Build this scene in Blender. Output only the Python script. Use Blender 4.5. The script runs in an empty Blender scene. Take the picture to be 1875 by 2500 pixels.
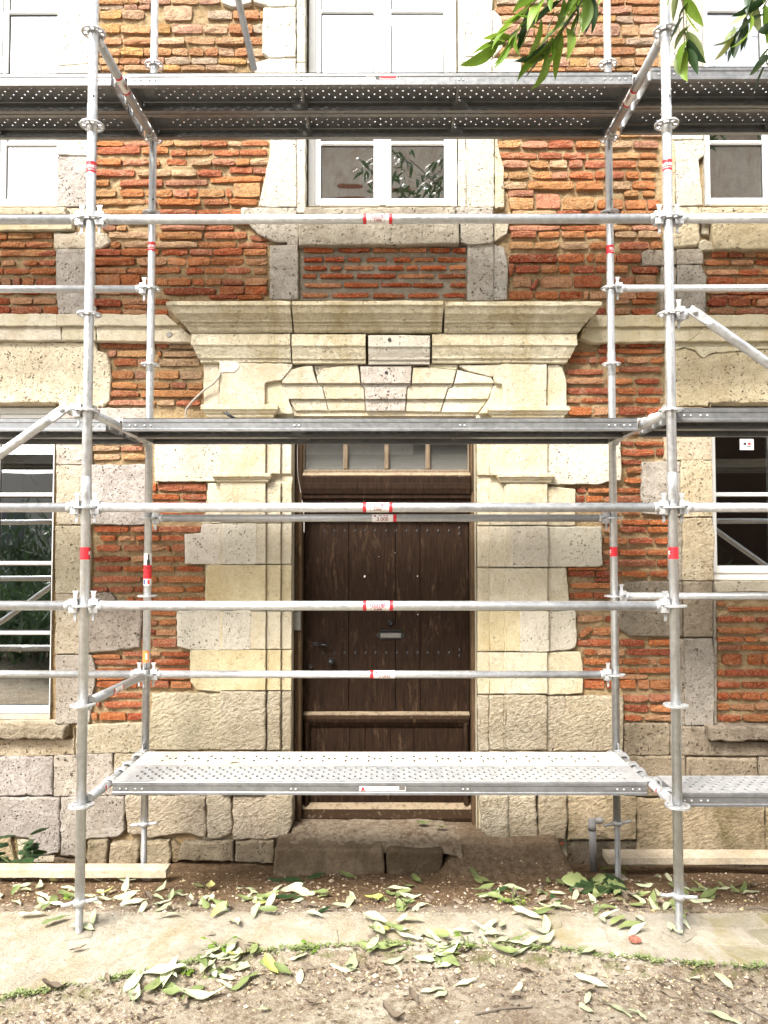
import bpy, bmesh, math, random
from mathutils import Vector, Matrix, noise
R = math.radians
S = bpy.context.scene
col = S.collection
# ---------------------------------------------------------------- camera
CAM = (1.540, -3.810, 1.95); PITCH = 0.0406413; YAW = -0.0036884; FPX = 1821.13
cd = bpy.data.cameras.new('camera'); co = bpy.data.objects.new('camera', cd); col.objects.link(co)
co.location = CAM; co.rotation_euler = (math.pi/2 + PITCH, 0, -YAW)
cd.sensor_fit = 'VERTICAL'; cd.sensor_height = 24; cd.sensor_width = 18; cd.lens = FPX/2500*24
cd.clip_start = 0.05; cd.clip_end = 500
S.camera = co
S.render.resolution_x = 768; S.render.resolution_y = 1024
# ---------------------------------------------------------------- sky and sun (bright overcast, light from upper left)
SUNV = Vector((-0.45, -0.80, 1.10)).normalized()
wd = bpy.data.worlds.new('World'); S.world = wd; wd.use_nodes = True
wn = wd.node_tree.nodes; wl = wd.node_tree.links
bg = wn['Background']
sk = wn.new('ShaderNodeTexSky'); sk.sky_type = 'NISHITA'; sk.sun_disc = False
sk.sun_elevation = math.asin(SUNV.z); sk.sun_rotation = math.atan2(SUNV.x, SUNV.y)
sk.air_density = 1.0; sk.dust_density = 4.0; sk.ozone_density = 1.0
hs = wn.new('ShaderNodeHueSaturation'); hs.inputs['Saturation'].default_value = 0.22
wl.new(sk.outputs[0], hs.inputs['Color']); wl.new(hs.outputs[0], bg.inputs['Color'])
bg.inputs['Strength'].default_value = 0.10
sd = bpy.data.lights.new('sun', 'SUN'); so = bpy.data.objects.new('sun', sd); col.objects.link(so)
sd.energy = 1.5; sd.angle = R(20); sd.color = (1.0, 0.95, 0.87)
so.rotation_euler = SUNV.to_track_quat('Z', 'Y').to_euler(); so.location = (-6, -6, 12)
S.view_settings.view_transform = 'Standard'; S.view_settings.look = 'None'
S.view_settings.gamma = 1; S.view_settings.use_curve_mapping = False
S.view_settings.exposure = 2.42
# ---------------------------------------------------------------- measuring helpers: where a sight line meets a real plane
W = 1.40                      # plane of the house front
def ray(px, py):
    u = (px-937.5)/FPX; v = -(py-1250)/FPX
    c, s = math.cos(PITCH), math.sin(PITCH)
    y1 = c - s*v; z1 = s + c*v
    c, s = math.cos(YAW), math.sin(YAW)
    return c*u + s*y1, -s*u + c*y1, z1
def at(px, py, Y=W):
    x, y, z = ray(px, py); t = (Y-CAM[1])/y
    return CAM[0]+t*x, CAM[2]+t*z
def ground_at(px, py, z):
    x, y, zz = ray(px, py); t = (z-CAM[2])/zz
    return CAM[0]+t*x, CAM[1]+t*y
TILE = {1:(0,0),2:(620,0),3:(1235,0),4:(0,600),5:(620,600),6:(1235,600),7:(0,1200),8:(620,1200),9:(1235,1200),10:(0,1800),11:(620,1800),12:(1235,1800)}
K = 1659/640
def tp(t, x, y): o = TILE[t]; return o[0]+x/K, o[1]+y/K
def tat(t, x, y, Y=W): return at(*tp(t, x, y), Y)
# ---------------------------------------------------------------- mesh and object helpers
ORG = {}
def link(o, parent=None):
    col.objects.link(o)
    if parent is not None: o.parent = parent; ORG[o.name] = ORG[parent.name]
    return o
def tag(o, label=None, cat=None, group=None, kind=None):
    if label: o['label'] = label
    if cat: o['category'] = cat
    if group: o['group'] = group
    if kind: o['kind'] = kind
    return o
def empty(name, loc, label, cat, group=None):
    o = bpy.data.objects.new(name, None); col.objects.link(o); o.location = loc
    o.empty_display_size = 0.05
    ORG[o.name] = Vector(loc)
    return tag(o, label, cat, group)
class MB:
    def __init__(s): s.v = []; s.f = []; s.sm = []; s.c = []; s.cur = (1,1,1)
    def add(s, vs, fs, smooth=False):
        b = len(s.v); s.v += [tuple(p) for p in vs]; s.c += [s.cur]*len(vs)
        for i, f in enumerate(fs):
            s.f.append(tuple(b+k for k in f)); s.sm.append(smooth[i] if isinstance(smooth, list) else smooth)
        return s
    def box(s, a, b):
        x0,y0,z0 = a; x1,y1,z1 = b
        s.add([(x0,y0,z0),(x1,y0,z0),(x1,y1,z0),(x0,y1,z0),(x0,y0,z1),(x1,y0,z1),(x1,y1,z1),(x0,y1,z1)],
              [(0,3,2,1),(4,5,6,7),(0,1,5,4),(1,2,6,5),(2,3,7,6),(3,0,4,7)]); return s
    def bbox(s, a, b, w):                      # box with chamfered edges towards -Y
        x0,y0,z0 = a; x1,y1,z1 = b
        q = lambda d, y: [(x0+d,y,z0+d),(x1-d,y,z0+d),(x1-d,y,z1-d),(x0+d,y,z1-d)]
        s.add(q(0,y1)+q(0,y0+w)+q(w,y0), [(0,1,2,3),(11,10,9,8)][::-1]+[(k,4+k,4+(k+1)%4,(k+1)%4) for k in range(4)]+[(4+k,8+k,8+(k+1)%4,4+(k+1)%4) for k in range(4)]); return s
    def ring(s, pts, n=12, closed=False, caps=True, smooth=True):   # pts: list of (pos, radius); swept tube
        P = [Vector(p) for p, r in pts]; rs = [r for p, r in pts]; N = len(P); vs = []; fs = []
        up = None
        for i in range(N):
            d = (P[min(i+1,N-1)]-P[max(i-1,0)]).normalized()
            if up is None:
                up = Vector((0,0,1)) if abs(d.z) < 0.9 else Vector((0,1,0))
            a = d.cross(up).normalized(); up = a.cross(d).normalized()
            for k in range(n):
                t = 2*math.pi*k/n
                vs.append(P[i]+rs[i]*(math.cos(t)*a+math.sin(t)*up))
        for i in range(N-1):
            for k in range(n): fs.append((i*n+k, i*n+(k+1)%n, (i+1)*n+(k+1)%n, (i+1)*n+k))
        sm = [smooth]*len(fs)
        if caps: fs += [tuple(range(n))[::-1], tuple((N-1)*n+k for k in range(n))]; sm += [False, False]
        return s.add(vs, fs, sm)
    def tube(s, a, b, r, n=16, r2=None): return s.ring([(a, r), (b, r if r2 is None else r2)], n)
    def hollow(s, a, b, r, t=0.0035, n=20):    # open tube with a wall
        a = Vector(a); b = Vector(b); d = (b-a).normalized(); e = d*0.03
        return s.ring([(a+e, r-t), (a, r-t), (a, r), (b, r), (b, r-t), (b-e, r-t)], n, caps=False)
    def lathe(s, prof, c, n=20, axis='Z', smooth=True):             # prof (r, h)
        vs = []; fs = []
        for r, h in prof:
            for k in range(n):
                t = 2*math.pi*k/n; a, b = r*math.cos(t), r*math.sin(t)
                p = (a, b, h) if axis == 'Z' else ((a, h, b) if axis == 'Y' else (h, a, b))
                vs.append((c[0]+p[0], c[1]+p[1], c[2]+p[2]))
        for i in range(len(prof)-1):
            for k in range(n): fs.append((i*n+k, i*n+(k+1)%n, (i+1)*n+(k+1)%n, (i+1)*n+k))
        sm = [smooth]*len(fs)
        fs += [tuple(range(n))[::-1], tuple((len(prof)-1)*n+k for k in range(n))]; sm += [False, False]
        return s.add(vs, fs, sm)
    def prism(s, poly, y0, y1, bev=0.0, smooth=False):              # poly in (x,z), extruded along Y, face y0 towards the viewer
        a = sum(poly[i][0]*poly[(i+1)%len(poly)][1]-poly[(i+1)%len(poly)][0]*poly[i][1] for i in range(len(poly)))
        if a < 0: poly = poly[::-1]
        n = len(poly)
        def inset(d):
            out = []
            for i in range(n):
                p0 = Vector(poly[i-1]); p = Vector(poly[i]); p1 = Vector(poly[(i+1)%n])
                e0 = (p-p0); e1 = (p1-p)
                if e0.length < 1e-6 or e1.length < 1e-6: out.append(tuple(p)); continue
                e0.normalize(); e1.normalize()
                nn = Vector((-e0.y, e0.x))+Vector((-e1.y, e1.x))
                if nn.length < 0.3: out.append(tuple(p)); continue
                nn.normalize()
                th = math.atan2(e0.x*e1.y-e0.y*e1.x, e0.dot(e1))
                dd = d if th <= 0.02 else min(d, 0.4*min((p-p0).length, (p1-p).length)/math.tan(min(th, 3.0)/2))
                out.append(tuple(p+nn*dd))
            return out
        rings = [(poly, y1)]
        if bev > 0: rings += [(poly, y0+bev), (inset(bev*0.32), y0+bev*0.32), (inset(bev), y0)]
        else: rings += [(poly, y0)]
        vs = [(p[0], y, p[1]) for pl, y in rings for p in pl]; fs = []; sm = []
        for r in range(len(rings)-1):
            for k in range(n):
                fs.append((r*n+k, r*n+(k+1)%n, (r+1)*n+(k+1)%n, (r+1)*n+k)); sm.append(bev > 0 and r > 0)
        L = (len(rings)-1)*n
        fs.append(tuple(L+k for k in range(n))); sm.append(smooth)
        fs.append(tuple(range(n))[::-1]); sm.append(False)
        return s.add(vs, fs, sm)
    def mesh(s, name, mat, org=(0,0,0), tint=True):
        me = bpy.data.meshes.new(name)
        o = Vector(org)
        me.from_pydata([(p[0]-o[0], p[1]-o[1], p[2]-o[2]) for p in s.v], [], s.f)
        me.polygons.foreach_set('use_smooth', s.sm)
        if tint:
            at_ = me.attributes.new('tint', 'FLOAT_COLOR', 'POINT')
            at_.data.foreach_set('color', [k for c in s.c for k in (c[0], c[1], c[2], 1.0)])
        me.materials.append(mat); me.update()
        return me
    def build(s, name, mat, parent=None, label=None, cat=None, group=None, kind=None, loc=None, tint=True):
        po = ORG[parent.name] if parent is not None else Vector((0,0,0))
        L = Vector(loc) if loc is not None else po
        o = bpy.data.objects.new(name, s.mesh(name, mat, L, tint))
        link(o, parent)
        if parent is None: ORG[o.name] = Vector((0,0,0))
        # where the parent part itself sits away from its thing's origin, take that off
        base = Vector((0,0,0)); p = parent
        while p is not None and p.parent is not None: base += p.location; p = p.parent
        o.location = L-po-base
        tag(o, label, cat, group, kind)
        return o
def resample(poly, res, jit, rnd, closed=True):
    out = []; n = len(poly)
    for i in range(n):
        a = Vector(poly[i]); b = Vector(poly[(i+1)%n]); L = (b-a).length
        k = max(1, int(round(L/res)))
        for j in range(k):
            p = a+(b-a)*(j/k)
            w = jit if j else jit*0.6
            out.append((p.x+rnd.uniform(-w, w), p.y+rnd.uniform(-w, w)))
    return out
def chaikin(poly, q=0.25):
    out = []; n = len(poly)
    for i in range(n):
        a = poly[i]; b = poly[(i+1)%n]
        out.append((a[0]*(1-q)+b[0]*q, a[1]*(1-q)+b[1]*q)); out.append((a[0]*q+b[0]*(1-q), a[1]*q+b[1]*(1-q)))
    return out
def clipz(poly, zc, above):                    # keep the part of an (x,z) polygon above / below a level
    out = []; n = len(poly)
    for i in range(n):
        a = poly[i]; b = poly[(i+1)%n]; ia = (a[1] >= zc) == above; ib = (b[1] >= zc) == above
        if ia: out.append(a)
        if ia != ib:
            t = (zc-a[1])/(b[1]-a[1]); out.append((a[0]+t*(b[0]-a[0]), zc))
    return out
# ---------------------------------------------------------------- procedural materials
class Mat:
    def __init__(s, name, rough=0.7, metal=0.0, color=None, spec=0.5):
        s.m = bpy.data.materials.new(name); s.m.use_nodes = True
        s.t = s.m.node_tree; s.b = s.t.nodes['Principled BSDF']; s.out = s.t.nodes['Material Output']
        s.set('Roughness', rough); s.set('Metallic', metal); s.set('Specular IOR Level', spec)
        if color: s.set('Base Color', (*color, 1))
    def put(s, sock, v):
        if isinstance(v, bpy.types.NodeSocket): s.t.links.new(v, sock)
        else:
            if hasattr(sock.default_value, '__len__') and not hasattr(v, '__len__'): v = (v,)*len(sock.default_value)
            if hasattr(v, '__len__') and len(sock.default_value) == 4 and len(v) == 3: v = (*v, 1)
            sock.default_value = v
    def set(s, k, v): s.put(s.b.inputs[k], v)
    def n(s, typ, props=None, **ins):
        nd = s.t.nodes.new('ShaderNode'+typ)
        for k, v in (props or {}).items(): setattr(nd, k, v)
        for k, v in ins.items(): s.put(nd.inputs[k], v)
        return nd
    def pos(s):
        if not hasattr(s, '_p'): s._p = s.n('NewGeometry').outputs['Position']
        return s._p
    def stretch(s, v): return s.n('VectorMath', {'operation':'MULTIPLY'}, **{'Vector': s.pos()}).outputs[0] if v is None else s.vm('MULTIPLY', s.pos(), v)
    def vm(s, op, a, b):
        nd = s.t.nodes.new('ShaderNodeVectorMath'); nd.operation = op; s.put(nd.inputs[0], a); s.put(nd.inputs[1], b); return nd.outputs[0]
    def noise(s, scale, detail=4, rough=0.6, vec=None, dist=0.0):
        return s.n('TexNoise', None, Vector=vec or s.pos(), Scale=scale, Detail=detail, Roughness=rough, Distortion=dist).outputs['Fac']
    def voro(s, scale, vec=None, feature='F1', rand=1.0, out='Distance'):
        return s.n('TexVoronoi', {'feature':feature}, Vector=vec or s.pos(), Scale=scale, Randomness=rand).outputs[out]
    def ma(s, op, a, b=0.0, clamp=False):
        nd = s.t.nodes.new('ShaderNodeMath'); nd.operation = op; nd.use_clamp = clamp; s.put(nd.inputs[0], a); s.put(nd.inputs[1], b); return nd.outputs[0]
    def mr(s, v, a, b, c=0.0, d=1.0):
        return s.n('MapRange', None, **{'Value':v, 'From Min':a, 'From Max':b, 'To Min':c, 'To Max':d}).outputs[0]
    def mix(s, f, a, b, blend='MIX'):
        nd = s.t.nodes.new('ShaderNodeMix'); nd.data_type = 'RGBA'; nd.blend_type = blend
        s.put(nd.inputs[0], f); s.put(nd.inputs[6], a); s.put(nd.inputs[7], b); return nd.outputs[2]
    def ramp(s, f, stops):
        nd = s.t.nodes.new('ShaderNodeValToRGB'); s.put(nd.inputs[0], f); e = nd.color_ramp.elements
        while len(e) < len(stops): e.new(0.5)
        for k, (p, c) in enumerate(stops): e[k].position = p; e[k].color = (*c, 1)
        return nd.outputs[0]
    def bump(s, h, strength=0.5, dist=0.01, normal=None):
        kw = {'Height':h, 'Strength':strength, 'Distance':dist}
        if normal is not None: kw['Normal'] = normal
        return s.n('Bump', None, **kw).outputs[0]
    def attr(s, name='tint'): return s.n('Attribute', {'attribute_name':name}).outputs['Color']

def stone_mat(name, c0, c1, pores=0.0, pscale=36, tool=0.0, stain=0.0, stain_col=(0.5,0.38,0.2), bump=0.5, grain=0.5, mott=0.5):
    m = Mat(name, 0.92, spec=0.15)
    p = m.pos()
    n1 = m.noise(3.2, 6, 0.65); n2 = m.noise(24, 6, 0.72); n3 = m.noise(95, 4, 0.75); n4 = m.noise(9, 5, 0.7)
    c = m.mix(m.mr(n1, 0.38, 0.62), c0, c1)
    c = m.mix(m.mr(n4, 0.45, 0.7, 0, 0.65*mott), c, tuple(k*q for k, q in zip(c0, (0.66, 0.60, 0.52))))
    c = m.mix(m.mr(n2, 0.46, 0.72, 0, 0.9*mott), c, tuple(k*q for k, q in zip(c0, (0.55, 0.50, 0.44))))
    c = m.mix(m.mr(n3, 0.52, 0.72, 0, 0.5), c, tuple(min(1, k*1.28) for k in c1))
    c = m.mix(m.mr(n3, 0.30, 0.46, 0.45*mott, 0), c, tuple(k*0.45 for k in c0))
    if stain:
        sn = m.noise(2.0, 6, 0.75, m.stretch((1.7, 1, 0.65)), 0.8)
        c = m.mix(m.mr(sn, 0.48, 0.66, 0, stain), c, stain_col)
    h = m.ma('ADD', m.ma('MULTIPLY', n2, 0.8), m.ma('MULTIPLY', n3, 0.4*grain))
    h = m.ma('ADD', h, m.ma('MULTIPLY', n4, 0.7))
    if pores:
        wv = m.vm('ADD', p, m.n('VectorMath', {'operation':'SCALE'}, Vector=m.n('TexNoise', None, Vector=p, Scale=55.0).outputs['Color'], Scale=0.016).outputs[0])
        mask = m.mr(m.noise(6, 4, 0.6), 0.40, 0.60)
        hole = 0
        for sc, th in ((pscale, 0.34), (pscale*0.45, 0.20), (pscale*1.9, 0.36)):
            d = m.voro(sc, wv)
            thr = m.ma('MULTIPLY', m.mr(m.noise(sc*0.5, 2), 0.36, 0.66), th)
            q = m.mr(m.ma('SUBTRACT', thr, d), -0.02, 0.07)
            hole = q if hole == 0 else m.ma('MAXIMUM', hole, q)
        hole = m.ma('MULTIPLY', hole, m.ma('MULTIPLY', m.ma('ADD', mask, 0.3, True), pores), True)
        c = m.mix(m.ma('MULTIPLY', hole, 0.92), c, (0.075, 0.055, 0.038))  # dirt-brown pores; the shade inside them is painted into the colour
        h = m.ma('SUBTRACT', h, m.ma('MULTIPLY', hole, 1.2))
    if tool:
        tv = m.n('VectorRotate', {'rotation_type':'Y_AXIS'}, Vector=p, Angle=0.45).outputs[0]
        tn = m.noise(27, 5, 0.68, m.vm('MULTIPLY', tv, (1.0, 1.0, 1.7)), 0.3)
        h = m.ma('ADD', h, m.ma('MULTIPLY', tn, 2.2*tool))
        c = m.mix(m.mr(tn, 0.32, 0.5, 0.75*tool, 0), c, tuple(k*q for k, q in zip(c0, (0.50, 0.44, 0.36))))  # tool hollows darkened in the colour, painted crevice shade
    c = m.mix(1.0, c, m.attr(), 'MULTIPLY')
    m.set('Base Color', c)
    m.set('Normal', m.bump(h, bump, 0.022))
    return m.m
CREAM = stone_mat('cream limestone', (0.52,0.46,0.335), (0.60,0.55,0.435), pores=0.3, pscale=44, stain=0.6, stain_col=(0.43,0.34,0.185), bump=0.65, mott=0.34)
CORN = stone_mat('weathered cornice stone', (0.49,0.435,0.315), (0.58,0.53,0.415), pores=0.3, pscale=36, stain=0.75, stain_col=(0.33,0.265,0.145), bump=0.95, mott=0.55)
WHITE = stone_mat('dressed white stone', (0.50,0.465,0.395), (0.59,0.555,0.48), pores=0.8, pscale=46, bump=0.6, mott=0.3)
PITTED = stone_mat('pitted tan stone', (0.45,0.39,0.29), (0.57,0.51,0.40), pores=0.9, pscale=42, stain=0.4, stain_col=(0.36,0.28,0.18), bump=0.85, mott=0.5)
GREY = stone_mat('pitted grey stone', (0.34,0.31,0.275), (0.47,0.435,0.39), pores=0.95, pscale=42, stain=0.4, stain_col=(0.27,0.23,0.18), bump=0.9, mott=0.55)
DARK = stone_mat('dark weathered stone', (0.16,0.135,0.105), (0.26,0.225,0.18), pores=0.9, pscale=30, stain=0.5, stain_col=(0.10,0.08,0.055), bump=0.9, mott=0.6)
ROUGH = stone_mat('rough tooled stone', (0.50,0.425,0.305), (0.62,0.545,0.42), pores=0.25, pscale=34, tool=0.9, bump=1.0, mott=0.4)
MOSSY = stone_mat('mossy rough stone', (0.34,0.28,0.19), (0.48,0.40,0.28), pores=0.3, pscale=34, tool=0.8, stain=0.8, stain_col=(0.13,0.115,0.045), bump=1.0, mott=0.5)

def brick_mat():
    m = Mat('fired brick', 0.94, spec=0.1)
    n1 = m.noise(24, 6, 0.7); n2 = m.noise(85, 4, 0.75); n0 = m.noise(9, 4, 0.6)
    c = m.attr()
    c = m.mix(m.mr(n1, 0.44, 0.66, 0, 0.6), c, m.mix(1.0, c, (0.52,0.45,0.42), 'MULTIPLY'))
    c = m.mix(m.mr(n2, 0.52, 0.62, 0, 0.5), c, (0.62,0.41,0.24))
    c = m.mix(m.mr(m.noise(15, 6, 0.8), 0.56, 0.70, 0, 0.6), c, (0.52,0.37,0.20))
    c = m.mix(m.mr(n2, 0.36, 0.45, 0.65, 0), c, (0.13,0.05,0.028))
    c = m.mix(m.mr(n0, 0.58, 0.7, 0.0, 0.3), c, (0.56,0.38,0.27))
    m.set('Base Color', c)
    h = m.ma('ADD', m.ma('MULTIPLY', n1, 1.5), m.ma('MULTIPLY', n2, 0.8))
    m.set('Normal', m.bump(h, 1.0, 0.028))
    return m.m
BRICK = brick_mat()
def mortar_mat(name, a, b, d):
    m = Mat(name, 0.95, spec=0.1)
    n1 = m.noise(9, 6, 0.7); n2 = m.noise(70, 5, 0.75)
    c = m.mix(m.mr(n1, 0.3, 0.7), a, b)
    c = m.mix(m.mr(n2, 0.4, 0.7, 0.55, 0), c, d)
    g = m.voro(120); c = m.mix(m.mr(g, 0.1, 0.22, 0.35, 0), c, (0.62,0.55,0.44))
    m.set('Base Color', c)
    m.set('Normal', m.bump(m.ma('ADD', m.ma('MULTIPLY', n2, 1.0), m.ma('MULTIPLY', m.noise(24,4,0.7), 1.4)), 0.9, 0.014))
    return m.m
MORTAR = mortar_mat('sandy lime mortar', (0.38,0.27,0.14), (0.54,0.41,0.245), (0.16,0.10,0.05))
CEMENT = mortar_mat('grey cement mortar', (0.30,0.26,0.20), (0.40,0.35,0.27), (0.18,0.15,0.11))

def galv(name, base=0.60, rough=0.42, metal=0.85, dirt=0.25):
    m = Mat(name, rough, metal)
    n1 = m.noise(35, 4, 0.7, m.stretch((1,1,1))); n2 = m.noise(6, 5, 0.7); n3 = m.voro(90, out='Color')
    c = m.mix(m.mr(n1, 0.3, 0.7), (base*0.78,base*0.80,base*0.82), (base*1.12,base*1.13,base*1.13))
    c = m.mix(m.mr(n2, 0.5, 0.75, 0, dirt), c, (0.42,0.38,0.31))
    m.set('Base Color', c); m.set('Roughness', m.mr(n1, 0.3, 0.7, rough-0.08, rough+0.16))
    m.set('Metallic', m.mr(n2, 0.45, 0.75, metal, metal*0.5))
    m.set('Normal', m.bump(n1, 0.06, 0.004))
    return m.m
GALV = galv('galvanised steel tube'); GALVD = galv('aged galvanised steel', 0.45, 0.5, 0.8, 0.5)
DECKM = galv('galvanised deck steel', 0.22, 0.38, 0.6, 0.05); CAST = galv('cast galvanised steel', 0.58, 0.5, 0.75, 0.3)
def dustydeck():
    m = Mat('dusty deck steel', 0.7, 0.35)
    n = m.noise(18, 5, 0.7); n2 = m.noise(140, 3, 0.7)
    c = m.mix(m.mr(n, 0.35, 0.7), (0.50,0.48,0.45), (0.58,0.52,0.42))
    c = m.mix(m.mr(n2, 0.5, 0.8, 0, 0.5), c, (0.45,0.33,0.19))
    m.set('Base Color', c); m.set('Metallic', m.mr(n, 0.3, 0.6, 0.5, 0.0)); m.set('Normal', m.bump(n2, 0.3, 0.004)); return m.m
DUSTY = dustydeck(); LIGHTDECK = galv('worn bright deck steel', 0.50, 0.5, 0.6, 0.35)
def plain(name, c, rough=0.6, metal=0.0, var=0.12, spec=0.5):
    m = Mat(name, rough, metal, spec=spec)
    n = m.noise(40, 4, 0.65)
    m.set('Base Color', m.mix(m.mr(n, 0.3, 0.7), tuple(k*(1-var) for k in c), tuple(min(1, k*(1+var)) for k in c)))
    return m.m
RED = plain('red print', (0.62,0.02,0.03), 0.45); LWHITE = plain('white sticker film', (0.80,0.78,0.75), 0.4, var=0.05)
PINK = plain('faded pink print', (0.62,0.05,0.09), 0.5); INK = plain('black print', (0.03,0.025,0.025), 0.5); MAROON = plain('dark red print', (0.26,0.02,0.02), 0.5)
ORANGE = plain('orange print', (0.75,0.22,0.05), 0.5); NAVY = plain('blue print', (0.02,0.05,0.25), 0.5)
PVC = plain('white window paint', (0.76,0.76,0.74), 0.35, var=0.03); SEAL = plain('black glazing seal', (0.015,0.015,0.015), 0.6)
IRON = plain('black iron', (0.035,0.033,0.032), 0.42, 0.6); GPLATE = plain('grey zinc plate', (0.22,0.21,0.19), 0.5, 0.6)
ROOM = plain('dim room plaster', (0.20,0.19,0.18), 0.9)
PIPE = plain('grey plastic pipe', (0.23,0.22,0.21), 0.5); CABLE = plain('grey cable sheath', (0.36,0.32,0.27), 0.6)
PLANK = stone_mat('weathered board', (0.40,0.33,0.24), (0.55,0.48,0.37), bump=0.5, stain=0.4)
def wood(name, a, b, dust, worn=0.5, hl=0.0):
    m = Mat(name, 0.7, spec=0.12)
    g = m.noise(16, 6, 0.7, m.stretch((5, 5, 0.35)), 0.4); g2 = m.noise(60, 4, 0.7, m.stretch((4, 4, 0.25)))
    n = m.noise(4, 5, 0.7)
    c = m.mix(m.mr(g, 0.35, 0.68), a, b)
    c = m.mix(m.mr(g2, 0.45, 0.75, 0, 0.45), c, tuple(k*0.4 for k in a))
    c = m.mix(m.mr(m.noise(9, 6, 0.8, m.stretch((2.2, 1, 0.5))), 0.56, 0.75, 0, worn), c, dust)
    m.set('Base Color', c); m.set('Roughness', m.mr(n, 0.3, 0.7, 0.55, 0.85))
    m.set('Normal', m.bump(m.ma('ADD', g, g2), 0.35, 0.006)); return m.m
DOORW = wood('dark stained oak', (0.0125,0.0068,0.004), (0.037,0.0188,0.010), (0.15,0.095,0.056), 0.6)
JAMBW = wood('worn brown frame wood', (0.060,0.036,0.020), (0.13,0.085,0.048), (0.36,0.27,0.17), 0.75)
def dusted(base, name, dust=(0.31,0.24,0.16)):       # a ledge that carries settled sand
    m = Mat(name, 0.9, spec=0.1); n = m.noise(30, 5, 0.75); n2 = m.noise(150, 3)
    up = m.n('SeparateXYZ', None, Vector=m.n('NewGeometry').outputs['Normal']).outputs['Z']
    f = m.ma('MULTIPLY', m.mr(up, 0.1, 0.6), m.mr(n, 0.25, 0.5))
    f = m.ma('MAXIMUM', f, m.mr(n, 0.56, 0.75, 0, 0.7))
    m.set('Base Color', m.mix(f, base, m.mix(m.mr(n2, 0.4, 0.7), dust, tuple(k*0.75 for k in dust)))); m.set('Normal', m.bump(n2, 0.5, 0.005)); return m.m
LEDGEW = dusted((0.045,0.026,0.015), 'sand dusted wood')
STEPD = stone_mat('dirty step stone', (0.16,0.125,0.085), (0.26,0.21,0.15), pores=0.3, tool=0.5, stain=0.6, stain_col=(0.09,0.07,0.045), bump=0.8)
def glass(name, refl, tintc=(0.9,0.93,0.92), dirt=0.0):
    m = Mat(name); m.t.nodes.remove(m.b)
    tr = m.n('BsdfTransparent', None, Color=(*tintc, 1)); gl = m.n('BsdfGlossy', None, Color=(1,1,1,1), Roughness=0.012)
    wob = m.noise(2.3, 2, 0.5); m.put(gl.inputs['Normal'], m.bump(wob, 0.025, 0.02))
    fr = m.n('LayerWeight', None, Blend=0.25).outputs['Fresnel']
    fac = m.ma('ADD', m.ma('MULTIPLY', fr, 0.6), refl, True)
    mx = m.n('MixShader'); m.put(mx.inputs[0], fac); m.t.links.new(tr.outputs[0], mx.inputs[1]); m.t.links.new(gl.outputs[0], mx.inputs[2]); o = mx.outputs[0]
    if dirt:
        df = m.n('BsdfDiffuse', None, Color=(0.40,0.385,0.35,1))
        sz = m.n('SeparateXYZ', None, Vector=m.pos()).outputs['Z']
        low = m.mr(sz, 2.45, 2.62, 1.0, 0.22)
        f = m.ma('MULTIPLY', m.ma('ADD', m.mr(m.noise(220, 3, 0.6), 0.1, 0.9), m.ma('MULTIPLY', low, 0.25)), m.ma('MULTIPLY', low, dirt), True)
        m2 = m.n('MixShader'); m.put(m2.inputs[0], f); m.t.links.new(o, m2.inputs[1]); m.t.links.new(df.outputs[0], m2.inputs[2]); o = m2.outputs[0]
    m.t.links.new(o, m.out.inputs['Surface']); return m.m
GLASS = glass('coated window glass', 0.30); FANGLASS = glass('dusty fanlight glass', 0.12, (0.45,0.52,0.55), 0.5); DUSTBAR = wood('dust whitened bar wood', (0.12,0.085,0.055), (0.26,0.20,0.135), (0.42,0.34,0.24), 0.8)

def ground_mat():
    m = Mat('earth and dust', 0.95, spec=0.15)
    z = m.n('SeparateColor', None, Color=m.attr('tint')); dust, moss, damp = z.outputs[0], z.outputs[1], z.outputs[2]
    n1 = m.noise(5, 6, 0.75); n2 = m.noise(26, 7, 0.8); n3 = m.noise(120, 4, 0.8)
    earth = m.mix(m.mr(n1, 0.3, 0.7), (0.19,0.14,0.095), (0.34,0.275,0.20))
    earth = m.mix(m.mr(n2, 0.42, 0.56, 0.85, 0), earth, (0.15,0.10,0.062))
    earth = m.mix(m.mr(n3, 0.5, 0.7, 0, 0.6), earth, (0.64,0.56,0.44))
    wet = m.mix(m.mr(n2, 0.35, 0.65), (0.075,0.043,0.022), (0.25,0.165,0.095))
    wet = m.mix(m.mr(n3, 0.55, 0.75, 0, 0.5), wet, (0.46,0.35,0.23))
    c = m.mix(damp, earth, wet)
    sand = m.mix(m.mr(n2, 0.3, 0.7), (0.42,0.36,0.27), (0.56,0.50,0.40))
    c = m.mix(m.ma('MULTIPLY', dust, m.mr(m.ma('ADD', m.ma('MULTIPLY', n2, 0.6), m.ma('MULTIPLY', n1, 0.5)), 0.46, 0.60), True), c, sand)
    mo = m.ma('MULTIPLY', moss, m.mr(m.noise(14, 5, 0.75), 0.48, 0.62), True)
    c = m.mix(mo, c, m.mix(n3, (0.06,0.085,0.015), (0.16,0.17,0.045)))
    m.set('Base Color', c)
    m.set('Normal', m.bump(m.ma('ADD', m.ma('MULTIPLY', n2, 1.6), m.ma('MULTIPLY', n3, 0.5)), 0.9, 0.02))
    return m.m
GROUND = ground_mat()
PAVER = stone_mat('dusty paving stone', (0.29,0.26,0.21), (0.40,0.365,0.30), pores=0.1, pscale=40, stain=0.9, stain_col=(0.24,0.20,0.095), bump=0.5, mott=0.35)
JOINT = stone_mat('sandy paving joint', (0.285,0.255,0.20), (0.39,0.355,0.29), stain=0.9, stain_col=(0.25,0.205,0.13), bump=0.9, mott=0.7)
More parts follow.
